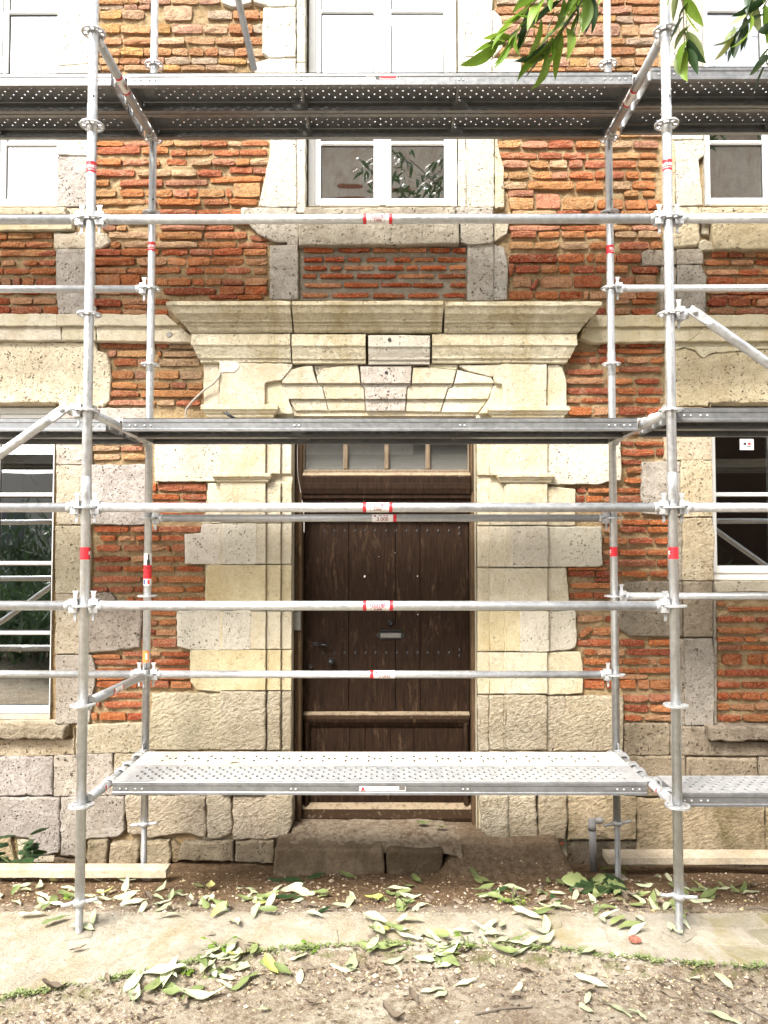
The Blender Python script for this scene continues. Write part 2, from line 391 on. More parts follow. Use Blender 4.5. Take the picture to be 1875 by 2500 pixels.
def leaf_mat(name, a, b, back=None, trans=0.35, rough=0.45):
    m = Mat(name, rough, spec=0.4)
    rn = m.n('ObjectInfo').outputs['Random']
    c = m.mix(rn, a, b)
    c = m.mix(m.mr(m.noise(40, 4, 0.7), 0.45, 0.75, 0, 0.4), c, tuple(k*0.6 for k in a))
    if back:
        bf = m.n('NewGeometry').outputs['Backfacing']; c = m.mix(bf, c, back)
    m.set('Base Color', c)
    if trans:
        tr = m.n('BsdfTranslucent', None, Color=c); mx = m.n('MixShader'); m.put(mx.inputs[0], trans)
        m.t.links.new(m.b.outputs[0], mx.inputs[1]); m.t.links.new(tr.outputs[0], mx.inputs[2]); m.t.links.new(mx.outputs[0], m.out.inputs['Surface'])
    return m.m
LF_GREEN = leaf_mat('fresh green leaf', (0.12,0.22,0.022), (0.23,0.34,0.045), trans=0.4)
LF_DEEP = leaf_mat('deep green leaf', (0.018,0.045,0.016), (0.045,0.09,0.03), trans=0.25, rough=0.35)
LF_PALE = leaf_mat('pale green fallen leaf', (0.36,0.41,0.24), (0.55,0.57,0.39), trans=0.12)
LF_OLIVE = leaf_mat('olive fallen leaf', (0.13,0.17,0.06), (0.26,0.30,0.12), trans=0.12)
LF_YELLOW = leaf_mat('yellowing fallen leaf', (0.40,0.42,0.11), (0.52,0.51,0.20), trans=0.15)
LF_BROWN = leaf_mat('dry brown fallen leaf', (0.095,0.070,0.048), (0.23,0.185,0.135), trans=0.05, rough=0.8)
BARK = stone_mat('grey bark', (0.12,0.10,0.08), (0.20,0.17,0.14), tool=0.5)
PEBBLE = stone_mat('pebbles', (0.40,0.33,0.24), (0.60,0.53,0.42))
PLASTER = stone_mat('old plaster', (0.55,0.50,0.43), (0.68,0.63,0.55), stain=0.5, stain_col=(0.33,0.2,0.12))
GREYWALL = plain('pale grey render', (0.30,0.30,0.29), 0.9)
# ================================================================ SETTING: ground
EDGE = [ground_at(x, y, 0) for x, y in [(0,2440),(150,2412),(400,2375),(500,2345),(620,2325),(900,2312),(1260,2318),(1400,2330),(1600,2350),(1875,2362)]]
def edge_y(x):
    if x <= EDGE[0][0]: return EDGE[0][1]+(x-EDGE[0][0])*0.35
    for (a, b), (c, d) in zip(EDGE, EDGE[1:]):
        if x <= c: return b+(d-b)*(x-a)/(c-a)
    return EDGE[-1][1]-(x-EDGE[-1][0])*0.1
MX0 = at(1090, 2050, 1.2)[0]; MX1 = at(1400, 2050, 1.2)[0]
def sstep(a, b, t): t = max(0.0, min(1.0, (t-a)/(b-a))); return t*t*(3-2*t)
def gh(x, y):
    n = noise.noise((x*2.1, y*2.1, 3.3))*0.012 + noise.noise((x*9, y*9, 1.3))*0.006 + noise.noise((x*27, y*27, 7.7))*0.0035
    e = edge_y(x)
    far = max(0.0, 1-max(0, abs(x-1.5)-4)/4)
    z = 0.0
    if y < e: z = -0.035*sstep(0, 0.05, e-y)+n*1.2
    elif y < 0.24: z = -0.012+n*0.25
    else:
        z = -0.012-0.19*max(0.0, min(1.0, (y-0.24)/0.86))-0.06*sstep(1.08, 1.34, y)+n*1.3
        if y > 0.85:                           # sand heap beside the door step, earth banked against the wall foot
            lat = sstep(MX0-0.10, MX0+0.05, x)*(1-sstep(MX1-0.10, MX1+0.03, x))
            z = max(z, z+lat*((-0.035-0.34*max(0, 1.36-y))-z)) if lat > 0 else z
            z += 0.03*sstep(1.1, 1.4, y)*(0.2+noise.noise((x*3, y*3, 9)))*(1-sstep(MX1, MX1+0.1, x))
    return z if far > 0 else 0.0
def axis(lo, hi, step, outs):
    a = [lo-o for o in outs[::-1]]; k = lo
    while k < hi: a.append(k); k += step
    return a+[hi]+[hi+o for o in outs]
gx = axis(-1.9, 5.0, 0.022, [0.3,0.8,2,5,12,30,80]); gy = axis(-1.25, 1.56, 0.022, [0.3,0.8,2,5,10,20,40,90])
mb = MB(); nx = len(gx)
for y in gy:
    for x in gx:
        mb.v.append((x, y, gh(x, y)))
        e = edge_y(x); nn = noise.noise((x*1.7, y*1.7, 5))
        dust = 0.95 if e <= y < 0.20 else (0.62+0.9*nn if y < e else max(0, 0.55-(y-0.20)*2.4))
        moss = 0.8*max(0, 1-abs(y-(e-0.03))/0.06)+(0.5*max(0, noise.noise((x*1.1, y*1.1, 12))+0.1) if y < e else 0.0)+(0.35 if (x > 2.9 and e <= y < 0.3) else 0)
        damp = sstep(0.22, 0.5, y)*(1-0.45*sstep(0.85, 1.1, y)*sstep(MX0-0.1, MX0+0.1, x)*(1-sstep(MX1-0.1, MX1+0.05, x)))
        if y < e: damp = 0.35*sstep(0.0, 0.5, nn+0.1)
        if y < -1.6 or abs(x-1.5) > 4: damp = 0.2
        mb.c.append((dust, max(0, moss), damp))
for j in range(len(gy)-1):
    for i in range(nx-1):
        mb.f.append((j*nx+i, j*nx+i+1, (j+1)*nx+i+1, (j+1)*nx+i)); mb.sm.append(True)
GR = mb.build('ground', GROUND, kind='structure')
# paving strip: each paver a piece of its own, joints sanded in
rnd = random.Random(4)
mbj = MB()
xs = [-1.9+0.05*k for k in range(139)]
top = [(x, 0.215+0.015*noise.noise((x*3, 1, 1)), -0.004) for x in xs]; bot = [(x, edge_y(x)+0.012*noise.noise((x*5, 2, 2)), -0.004) for x in xs]
NN = len(xs); low = [(p[0], p[1]-0.004, -0.06) for p in bot]
mbj.add(top+bot+low, [(NN+i, NN+i+1, i+1, i) for i in range(NN-1)]+[(2*NN+i, 2*NN+i+1, NN+i+1, NN+i) for i in range(NN-1)], True)
PAV = mbj.build('paving', JOINT, kind='structure')
row_y = 0.205; r_ = 0
while row_y > -1.0:
    d = rnd.uniform(0.145, 0.175); x = -1.9+rnd.uniform(0, 0.3)
    while x < 5.0:
        w = rnd.uniform(0.24, 0.42); ya = row_y-d+0.011; yb = row_y-0.011
        e = max(edge_y(x), edge_y(x+w))+0.012
        if yb-max(ya, e) > 0.05:
            p = [(x+0.011, max(ya, e)), (x+w-0.011, max(ya, e)), (x+w-0.011, yb), (x+0.011, yb)]
            p = [(a+rnd.uniform(-0.012, 0.012), c+rnd.uniform(-0.008, 0.008)) for a, c in p]
            p = chaikin(resample(p, 0.05, 0.006, rnd), 0.2)
            hz = rnd.uniform(-0.002, 0.003) if x > 2.7 or rnd.random() < 0.35 else -0.02; b = 0.004
            m1 = MB(); t = rnd.uniform(0.88, 1.08); g = 1.0
            right = sstep(2.9, 3.5, x); m1.cur = (t*(1-0.30*right), t*(1-0.30*right), t*(1-0.42*right))
            q = MB(); q.prism([(a, c) for a, c in p], -hz, 0.03, b)
            m1.add([(v[0], v[2], -v[1]) for v in q.v], [f[::-1] for f in q.f], q.sm)
            m1.build('paver', PAVER, PAV, loc=(x+w/2, (ya+yb)/2, 0))
        x += w
    row_y -= d
# ================================================================ THE HOUSE FRONT
HOUSE = empty('house', (1.53, W, -0.2), 'old brick and stone town house with weathered plank door behind the scaffold', 'house')
# openings (x0, x1, z0, z1) on the wall plane
cxs = {'L': at(-2, 300, W+0.16)[0], 'C': at(934, 300, W+0.16)[0], 'R': at(1880, 300, W+0.16)[0]}
zs1 = at(900, 504)[1]; zg0L = at(60, 1756)[1]; zg0R = at(1800, 1417)[1]; zg1 = at(60, 983)[1]
xLj = at(139, 800)[0]; xRj = at(1738, 1200)[0]; xRj1 = at(1716, 300)[0]
xCl = at(741, 400)[0]; xCr = at(1124, 400)[0]
dl = at(713, 1500)[0]; dr = at(1163, 1500)[0]; dz1 = at(937, 1016)[1]; dz0 = -0.03
OPEN = [(2*cxs['L']-xLj+0.1, xLj, zs1, 6.75), (xCl, xCr, zs1, 6.75), (xRj1, 2*cxs['R']-xRj1, zs1, 6.75),
        (2*cxs['L']-xLj, xLj, zg0L, zg1), (xRj, 2*cxs['R']-xRj, zg0R, zg1), (dl, dr, dz0-0.2, dz1)]
def grid_wall(name, xs, zs, y, amp, mat, parent, holes=(), keep=None):
    m = MB(); nx = len(xs)
    for z in zs:
        for x in xs:
            n = noise.noise((x*6, z*6, 2.2))*0.5+noise.noise((x*22, z*26, 5.1))*0.45+noise.noise((x*60, z*60, 8))*0.25
            m.v.append((x, y+amp*n, z)); m.c.append((1,1,1))
    for j in range(len(zs)-1):
        for i in range(nx-1):
            cx = (xs[i]+xs[i+1])/2; cz = (zs[j]+zs[j+1])/2
            if any(a < cx < b and c < cz < d for a, b, c, d in holes): continue
            m.f.append((j*nx+i, j*nx+i+1, (j+1)*nx+i+1, (j+1)*nx+i)); m.sm.append(True)
    return m.build(name, mat, parent)
def snap(lo, hi, step, outs, cuts):
    a = axis(lo, hi, step, outs)
    return sorted(set(round(k, 4) for k in a+list(cuts)))
wx = snap(-1.75, 4.85, 0.0165, [0.4, 1.2], [k for o in OPEN for k in o[:2]])
wz = snap(-0.35, 6.0, 0.0165, [0.4, 1.2], [k for o in OPEN for k in o[2:]])
WALL = grid_wall('wall', wx, wz, W+0.021, 0.021, MORTAR, HOUSE, OPEN)
# reveals, dark rooms
for (a, b, c, d), nm in zip(OPEN, ['up']*3+['gr']*2+['dr']):
    m = MB(); y0 = W-0.004; y1 = W+0.40 if nm != 'dr' else W+0.27; t = 0.002
    vs = [(a,y0,c),(b,y0,c),(b,y0,d),(a,y0,d),(a,y1,c),(b,y1,c),(b,y1,d),(a,y1,d)]
    m.add(vs, [(0,1,5,4),(1,2,6,5),(2,3,7,6),(3,0,4,7)])
    m.build('reveal', PITTED if nm != 'dr' else CREAM, HOUSE)
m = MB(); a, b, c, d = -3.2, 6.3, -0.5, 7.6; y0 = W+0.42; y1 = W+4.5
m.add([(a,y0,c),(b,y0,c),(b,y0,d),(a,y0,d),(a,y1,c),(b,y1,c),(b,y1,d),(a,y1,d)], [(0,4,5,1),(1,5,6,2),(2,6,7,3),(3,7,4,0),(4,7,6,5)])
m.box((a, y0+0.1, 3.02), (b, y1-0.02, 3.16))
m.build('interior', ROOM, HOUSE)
# ---------------------------------------------------------------- bricks, read row by row
PAL_HI = [(0.54,0.28,0.13),(0.58,0.36,0.20),(0.50,0.24,0.12),(0.60,0.40,0.26),(0.52,0.29,0.20),(0.60,0.34,0.13),(0.58,0.45,0.33)]
PAL_MID = [(0.56,0.22,0.085),(0.58,0.27,0.11),(0.50,0.175,0.08),(0.60,0.33,0.15),(0.52,0.24,0.15),(0.46,0.15,0.08),(0.60,0.40,0.24)]
PAL_LOW = [(0.50,0.14,0.05),(0.53,0.175,0.064),(0.45,0.115,0.048),(0.56,0.22,0.09),(0.47,0.165,0.09),(0.38,0.09,0.046),(0.56,0.29,0.155)]
PAL_RED = [(0.48,0.105,0.036),(0.51,0.125,0.042),(0.44,0.09,0.036),(0.57,0.22,0.10)]
ROWS = []
def rows(t, pal, text):
    for line in text.strip().split(';'):
        p = line.split()
        if not p: continue
        y, h = float(p[0]), float(p[1])
        for run in p[2:]:
            b = [float(k) for k in run.split('/')]
            for x0, x1 in zip(b, b[1:]): ROWS.append((t, x0, x1, y, h, pal))
AR = random.Random(11)
def auto(t, pal, x0, x1, y0, y1, pitch=60):
    y = y0+pitch/2
    while y < y1:
        x = x0+AR.uniform(-30, 20)
        while x < x1-50:
            w = AR.uniform(110, 260); ROWS.append((t, max(x, x0), min(x+w, x1), y+AR.uniform(-4, 4), AR.uniform(36, 50), pal)); x += w
        y += pitch
rows(1, PAL_HI, """8 30 480/620/780/880/1080/1255/1395; 42 34 625/780/870/950; 88 60 480/625/770/915 1310/1470/1640/1720; 78 100 1030/1216; 178 62 480/625/760/950/1080 1086/1282/1442/1600/1700; 255 46 480/625/770/965/1170 1178/1360/1545/1690;
325 54 480/625/760/905/1085/1190/1290/1380/1480/1570/1680; 384 44 480/625/752/885/1040/1210/1380/1560/1640; 425 34 500/640/780/1000 1004/1140/1297/1485""")
auto(1, PAL_HI, 480, 1700, 455, 880)
rows(1, PAL_MID, """905 36 600/780/960/1100/1270/1440/1525/1700; 948 46 600/890/1066; 962 40 1075/1180/1345/1515/1690; 1022 42 590/770/935/1010 1050/1182 1205/1340/1487 1490/1580/1700; 1090 46 590/850 862/1080/1242/1400; 1074 42 1450/1600/1690; 1152 42 590/690 752/1030 1035/1312; 1132 40 1325/1660/1700;
1220 52 590/735 757/910 914/1090/1190/1252 1256/1422; 1200 90 1473/1648; 1218 60 1425/1470; 1276 38 590/920/990 993/1270 1282/1450/1626; 1340 40 640/1000/1240 1246/1390 1396/1580; 1398 36 600/800/960 1010/1230/1460/1640; 1440 34 640/730/800 1010/1300/1480; 1486 48 685/990 996/1280 1292/1560; 1505 40 1580/1700; 1546 42 697/760 770/948/1250 1252/1495; 1550 40 1502/1690""")
rows(4, PAL_LOW, """36 44 580/760/1005 1020/1190 1195/1345/1535 1540/1690; 96 56 580/852 862/1055 1062/1175 1180/1330/1545; 100 44 1552/1690; 155 42 580/797/1140 1172/1290 1294/1420/1586; 158 42 1600/1690; 214 74 580/762/886; 226 48 890/985/1060/1210 1214/1290 1294/1400/1540; 224 52 1546/1690; 285 46 600/765/930 1030/1366; 280 58 1385/1545/1690; 322 26 1320/1500/1660; 360 50 590/765; 352 40 770/940/1070; 418 34 590/770 776/940/1060; 385 26 780/930""")
rows(1, PAL_MID, """1490 42 -160/45/215/335; 1546 40 -160/0/160/330; 1600 44 -160/10/340""")
rows(4, PAL_LOW, """46 40 -160/0/172/350; 105 38 -160/0/95 140/240/350; 158 38 -160/20/186/355; 226 50 -160/0/70 75/130/215 225/355; 285 40 -160/90/250/355; 347 44 -160/55 57/205/355; 405 52 -160/60/265/368""")
rows(5, PAL_RED, """25 32 310/505 530/735 752/915/1095 1107/1245 1255/1342; 85 30 310/435 440/572 590/676 710/836 880/997 1007/1145 1160/1345; 137 29 310/460 478/555 570/760 785/950 960/1040 1050/1220 1235/1342; 189 28 305/395 415/630 645/750/902 910/1140 1162/1342; 247 29 315/552 565/790 800/1000/1200 1240/1345; 312 30 305/470 490/730 750/952 975/1175 1198/1342; -25 28 320/520 540/800 820/1000 1020/1300""")
rows(3, PAL_HI, """8 30 -60/100/300/450/600/760/970/1035; 60 50 -60/130/300/480/600/800/970; 116 46 -60/150/330/560/700/810/970; 186 72 -60/180/400/495/722 735/845/965; 255 46 -60/0/190/356/518/760/965; 320 50 -80/0/180/340/560/820/965; 390 60 90/280/400/512 530/622/728/816/965; 435 26 100/380/700/810/960""")
auto(3, PAL_HI, -60, 1000, 455, 880)
rows(3, PAL_MID, """910 50 -60/92 105/265/425 445/600/640/800 806/970; 983 40 -60/200 206/360 366/512 520/630/845 850/962; 1035 50 -50/140 150/272 276/390 400/488 500/640/830 836/976; 1105 50 -40/15 20/145 166/295/395 400/556 565/630/755 760/850 856/950; 1170 54 -20/136 140/432 446/616 625/792 802/950; 1222 44 15/180 750/846 870/950; 1268 104 190/350; 1286 78 20/180 360/560; 1290 68 580/745 757/890 900/982; 1346 34 40/320 325/482 520/720 728/990; 1395 34 20/200/420/600 700/860/990; 1440 34 20/345/640/800/990; 1480 46 30/196 206/345 350/502 510/690/832 836/990; 1550 50 25/176 182/336 340/525 530/682 720/910 916/990""")
rows(6, PAL_LOW, """76 58 20/326 330/505 512/558 562/700/860; 146 52 60/216 220/330 334/410 416/565 570/650/780; 150 44 800/968; 226 74 45/165 220/424 432/608; 220 56 640/720/815; 215 66 820/950; 310 54 18/176 182/336 342/490 495/528 532/650 700/830/960; 352 30 690/780 800/956; 410 46 572/635 690/790; 414 44 800/946""")
rows(6, PAL_LOW, """50 50 1306/1405 1410/1508; 52 44 1512/1588 1592/1800; 103 38 1262/1420 1426/1572 1580/1800; 165 38 1272/1475 1478/1610 1614/1800; 220 54 1280/1456 1462/1800; 285 42 1280/1400/1560/1800; 325 30 1300/1500/1800; 355 54 1282/1405 1410/1550 1556/1590 1594/1800; 413 36 1285/1450 1456/1800""")
rows(4, PAL_MID, """632 38 632/925/985 990/1062 1070/1246; 682 44 680/735/950 990/1020 1026/1255; 735 48 716/866 872/940/1000 1002/1262; 815 58 705/845 850/985/1130 1136/1282; 882 42 705/865/1072 1075/1176 1180/1282; 935 46 695/880 886/1270; 992 36 680/930/985/1105 1108/1268; 1110 44 600/780/920; 1170 44 600/740/920; 1228 40 600/820/920; 1282 34 580/760/905; 1335 42 590/758 764/922""")
rows(4, PAL_LOW, "1528 52 950/990 992/1310; 1588 38 950/1136 1142/1312; 1632 30 960/1150/1308")
rows(7, PAL_LOW, """145 26 960/1140/1300; 238 42 590/815 822/1000/1270; 295 40 630/730 745/852 856/1010 1016/1166; 357 46 605/765 775/910 940/1040 1085/1166; 427 36 590/822 826/960/1165; 490 38 600/770 776/960/1106 1112/1290; 556 42 585/895 925/995 1000/1296; 620 40 585/680 685/845/940 945/1166 1170/1292; 684 32 800/846 850/970/1140 1146/1300; 725 34 750/900/1120/1290; 772 30 900/1118; 828 42 895/1000/1116; 890 42 895/985/1116; 960 62 890/960 965/1120; 1045 30 580/765; 1030 34 775/910/1016 1020/1202; 1080 38 590/882 888/965/1202; 1135 26 600/900 905/1200; 1176 32 610/800/1000/1205; 1222 46 605/870/1070 1076/1212; 1292 36 600/690 695/905; 1350 40 600/632 655/905; 1426 50 572/618 624/796 800/905""")
rows(6, PAL_LOW, """630 28 600/720/770 774/935 942/1002; 664 34 580/700/992; 682 26 410/572; 722 42 400/520 525/582 590/650/760 764/910 914/1002; 782 36 640/720/982; 797 36 385/622; 856 40 380/622 640/805 820/976; 918 42 385/705/830 834/992; 976 36 385/470 474/650/815 820/982; 1045 56 395/546 556/650/715 720/886 890/1002; 1110 44 400/560/700/850; 1175 40 730/850/1000; 1250 32 730/812 816/980/1006; 1305 46 730/945 955/1080; 1370 32 735/862; 1420 42 765/866; 1487 40 755/862; 1525 26 470/640; 1548 34 445/510 520/700/856; 1602 46 440/500 506/622 630/856""")
rows(9, PAL_LOW, """130 36 600/720 740/850; 194 36 612/720 735/905/1080; 240 44 620/710 722/895 898/1080; 312 42 618/776 780/940 946/1080; 385 42 612/716 720/890 894/1080; 450 48 620/956 960/1080; 490 22 390/645; 522 42 395/565 570/730 735/896 910/1080; 560 30 560/720; 596 36 410/665; 658 40 400/550 554/665; 725 40 400/560/660; 803 42 450/615 632/720; 885 52 550/720; 957 44 452/720 724/880 905/1100; 1018 42 490/576 580/756 760/1100; 1075 40 490/660/742 746/912 916/960 972/1100; 1135 32 480/690/836 840/1100; 1172 30 500/680/900; 1220 66 490/630 635/720 725/826 832/910 914/1100; 1310 46 745/902 906/1100; 1372 50 748/910 914/1100; 1435 38 750/870 876/1100""")
rows(9, PAL_LOW, """745 30 1410/1800; 710 26 1340/1400; 810 40 1340/1496 1500/1580 1586/1800; 880 42 1340/1636 1640/1800; 938 34 1340/1506 1515/1600 1606/1800; 989 32 1340/1490 1496/1800; 1064 72 1370/1500 1532/1626 1632/1800; 1150 42 1340/1390 1396/1800; 1225 42 1340/1490 1496/1800; 1296 48 1340/1420 1424/1490 1496/1616 1620/1800; 1366 40 1340/1418 1422/1576 1580/1800; 1434 46 1340/1492 1500/1800""")
BR = random.Random(7)
def brick_geo(mb, x0, x1, z0, z1, y, rnd):
    w = x1-x0; h = z1-z0; j = min(0.0028, h*0.07)
    tilt = rnd.gauss(0, 0.007)*w; n = max(2, min(5, int(w/0.05))); sag = rnd.uniform(-0.0018, 0.0018)
    b = min(0.005, h*0.12)*rnd.uniform(0.4, 1.3); lean = rnd.gauss(-0.02, 0.06); yaw_ = rnd.gauss(0, 0.006)
    ext = lambda k: 0.0 if 0 < k < n else 1.0
    rowsb = []                                  # four rows across the face: bottom edge, lower, upper, top edge
    c = min(0.25*h, 0.009); cut = [rnd.uniform(0, c) for _ in range(4)]
    for q, v in enumerate((0.0, rnd.uniform(0.25, 0.5), rnd.uniform(0.62, 0.85), 1.0)):
        r = []
        for k in range(n+1):
            u = k/n; dz = tilt*(u-0.5)+sag*4*u*(1-u)
            x = x0+w*u+(rnd.uniform(-0.006, 0.006) if 0 < k < n else rnd.uniform(-0.002, 0.003)*(1 if k == 0 else -1))
            z = z0+h*v+dz+rnd.uniform(-j, j)*(1.0 if q in (0, 3) else 0.7)
            if q in (0, 3):
                cc = cut[(0 if q == 0 else 2)+(k > 0)]
                if k == 0: x += cc; z += cc*0.6*(1 if q == 0 else -1)
                if k == n: x -= cc; z += cc*0.6*(1 if q == 0 else -1)
            yy = y+rnd.uniform(-0.0020, 0.0020)+lean*(z-z0)+yaw_*(u-0.5)
            edge = q in (0, 3) or k in (0, n)
            if edge: yy += b*rnd.uniform(0.5, 1.4)
            r.append((x, yy, z))
        rowsb.append(r)
    vs = [p for r in rowsb for p in r]; N = n+1; fs = []
    for q in range(3):
        for k in range(n): fs.append((q*N+k, q*N+k+1, (q+1)*N+k+1, (q+1)*N+k))
    loop = list(range(N))+[q*N+n for q in (1, 2)]+list(range(4*N-1, 3*N-1, -1))+[q*N for q in (2, 1)]
    base = len(vs); L = len(loop)
    for i_ in loop: p = vs[i_]; vs.append((p[0], y+0.055, p[2]))
    for k in range(L): a = loop[k]; bb = loop[(k+1) % L]; fs.append((bb, a, base+k, base+(k+1) % L))
    mb.add(vs, fs, False)
def tone(pal, rnd):
    c = rnd.choice(pal); k = rnd.uniform(0.82, 1.18); g = rnd.uniform(-0.02, 0.03)
    return (max(0.02, c[0]*k), max(0.02, c[1]*k+g*0.6), max(0.015, c[2]*k+g*0.5))
todo = []
for t, x0, x1, y, h, pal in ROWS:
    if x1-x0 < 20: continue
    Y = W-BR.uniform(-0.004, 0.012); h *= 0.86 if h < 70 else 0.93
    a = tat(t, x0+3, y+h/2, Y); b = tat(t, x1-3, y-h/2, Y)
    px0, py0 = tp(t, x0, y-h/2); px1, py1 = tp(t, x1, y+h/2)
    vis = max(0, min(px1, 1875)-max(px0, 0))*max(0, min(py1, 2500)-max(py0, 0))
    if 182 < (py0+py1)/2 < 335 or 1022 < (py0+py1)/2 < 1088: vis *= 0.05
    todo.append((vis, a[0], b[0], a[1], b[1], Y, tone(pal, BR)))
# a few slanted or stray pieces
todo.sort(key=lambda k: -k[0])
stuff = MB()
for i, (vis, x0, x1, z0, z1, Y, c) in enumerate(todo):
    if i < 296:
        m = MB(); m.cur = c; brick_geo(m, x0, x1, z0, z1, Y, BR)
        m.build('brick', BRICK, WALL, loc=((x0+x1)/2, Y, (z0+z1)/2))
    else:
        stuff.cur = c; brick_geo(stuff, x0, x1, z0, z1, Y, BR)
for t, pts, c in [(6, [(15,185),(20,120),(45,112),(58,125),(40,190)], (0.40,0.11,0.06)), (6, [(150,270),(195,205),(215,215),(178,282)], (0.38,0.10,0.06)),
               (9, [(460,905),(525,850),(547,868),(540,890),(478,930)], (0.46,0.17,0.07)), (7, [(1040,350),(1065,338),(1082,370),(1068,386)], (0.43,0.14,0.06))]:
    m = MB(); m.cur = c; m.prism(chaikin([tat(t, *p) for p in pts]), W-0.012, W+0.04, 0.008); v = m.v[0]
    m.build('brick', BRICK, WALL, loc=v)
stuff.build('brickwork', BRICK, WALL, kind='stuff')
# cement bed of the panel under the middle window
a = tat(5, 285, 340); b = tat(5, 1352, -60)
nxs = [a[0]+(b[0]-a[0])*k/60 for k in range(61)]; nzs = [a[1]+(b[1]-a[1])*k/26 for k in range(27)]
grid_wall('mortar_bed', nxs, nzs, W+0.017, 0.011, CEMENT, HOUSE)
# ---------------------------------------------------------------- dressed stones, each one a piece
SR = random.Random(21)
def grow(poly, d):
    a = sum(poly[i][0]*poly[(i+1)%len(poly)][1]-poly[(i+1)%len(poly)][0]*poly[i][1] for i in range(len(poly)))
    if a < 0: poly = poly[::-1]
    out = []
    for i in range(len(poly)):
        p0 = Vector(poly[i-1]); p = Vector(poly[i]); p1 = Vector(poly[(i+1)%len(poly)]); e0 = (p-p0).normalized(); e1 = (p1-p).normalized()
        nn = Vector((e0.y, -e0.x))+Vector((e1.y, -e1.x))
        out.append(tuple(p+nn.normalized()*d*1.3) if nn.length > 0.3 else tuple(p))
    return out
def stone(t, pts, mat, proud=0.014, bev=0.006, jit=0.003, res=0.038, tint=None, parent=WALL, name='stone', steps=None, back=0.09):
    Y = W-proud-SR.uniform(-0.0016, 0.0016); k = SR.uniform(0.88, 1.08)
    c = tint or (k, k*SR.uniform(0.975, 1.01), k*SR.uniform(0.94, 1.02))
    if len(c) == 1: c = (c[0],)*3
    m = MB(); m.cur = c
    if steps:                                  # one stone cut back in bands: (level in tile y, set-back)
        poly = [tat(t, x, y, Y) for x, y in pts]
        lo = [tat(t, pts[0][0], s[0], Y)[1] for s in steps]; hi = None
        lev = [0]+[s[1] for s in steps]
        for i in range(len(lev)):
            q = poly
            if i > 0: q = clipz(q, lo[i-1], False)
            if i < len(lo): q = clipz(q, lo[i], True)
            if len(q) < 3: continue
            m.prism(resample(q, res, jit*0.4, SR), Y+lev[i], W+back+0.001*i, bev*0.7)
    else:
        poly = [tat(t, x, y, Y) for x, y in pts]
        poly = chaikin(resample(grow(poly, 0.0036), res, jit*1.15, SR), 0.16)
        m.prism(poly, Y, W+back, bev)
    cx = sum(p[0] for p in poly)/len(poly); cz = sum(p[1] for p in poly)/len(poly)
    return m.build(name, mat, parent, loc=(cx, Y, cz))
def rc(x0, y0, x1, y1): return [(x0,y0),(x1,y0),(x1,y1),(x0,y1)]
# upper left window: jamb, sill, pier below
stone(1, [(365,-170),(590,-170),(590,385),(530,398),(365,414)], WHITE)
stone(1, [(365,424),(550,405),(596,410),(590,980),(480,982),(362,974)], WHITE)
stone(1, [(362,990),(480,992),(590,1000),(592,1300),(362,1305)], GREY, tint=(1.0,0.98,1.0))
stone(1, [(-200,1310),(412,1312),(414,1358),(-200,1360)], PITTED, 0.07, 0.012)
stone(1, rc(418,1320,590,1362), PITTED)
stone(1, [(-200,1372),(448,1372),(455,1448),(-200,1456)], CREAM, 0.03)
stone(1, [(338,1472),(600,1466),(672,1480),(694,1535),(640,1568),(345,1572)], PITTED, 0.012, 0.014, 0.006)
stone(4, [(355,22),(598,22),(600,300),(604,424),(372,430),(358,250)], GREY, tint=(1.12,1.10,1.08))
# lintel stone over the ground floor left window, jambs
stone(4, [(-220,610),(598,612),(606,664),(670,676),(692,740),(696,870),(684,985),(640,1022),(378,1022),(374,992),(-220,992)], PITTED, 0.012, 0.010, 0.006, tint=(1.18,1.16,1.10))
stone(4, [(360,1030),(585,1030),(920,1030),(922,1092),(360,1100)], GREY, tint=(1.12,1.08,1.06))
stone(4, [(358,1110),(572,1110),(575,1380),(358,1384)], GREY, tint=(1.14,1.12,1.08))
stone(4, [(358,1392),(530,1392),(530,1760),(358,1764)], PITTED)
stone(4, [(538,1390),(920,1386),(930,1500),(928,1756),(880,1762),(538,1762)], GREY, tint=(1.08,1.06,1.10))
stone(7, [(352,222),(560,222),(572,420),(560,640),(352,642)], PITTED)
stone(7, [(352,650),(545,650),(548,1022),(352,1028)], PITTED, tint=(0.92,0.90,0.88))
stone(7, [(556,652),(690,642),(730,690),(860,700),(890,760),(888,900),(880,985),(760,1002),(556,1020)], GREY, 0.014, 0.016, 0.006, tint=(0.80,0.75,0.70))
stone(7, [(352,1038),(575,1038),(592,1100),(604,1150),(580,1300),(562,1465),(354,1472)], GREY, 0.012, tint=(0.95,0.92,0.88))
stone(7, [(-220,1452),(352,1452),(362,1484),(-220,1486)], PITTED, 0.01)
stone(7, [(-220,1494),(404,1490),(398,1568),(120,1564),(-220,1562)], ROUGH, 0.085, 0.014, 0.007, tint=(0.78,0.76,0.74))
stone(7, [(-220,1572),(460,1572),(468,1492),(472,1660),(300,1668),(-220,1676)], PITTED, 0.012, tint=(0.95,0.9,0.85))
stone(7, [(480,1482),(560,1480),(905,1468),(925,1650),(720,1652),(480,1662)], PITTED, 0.014)
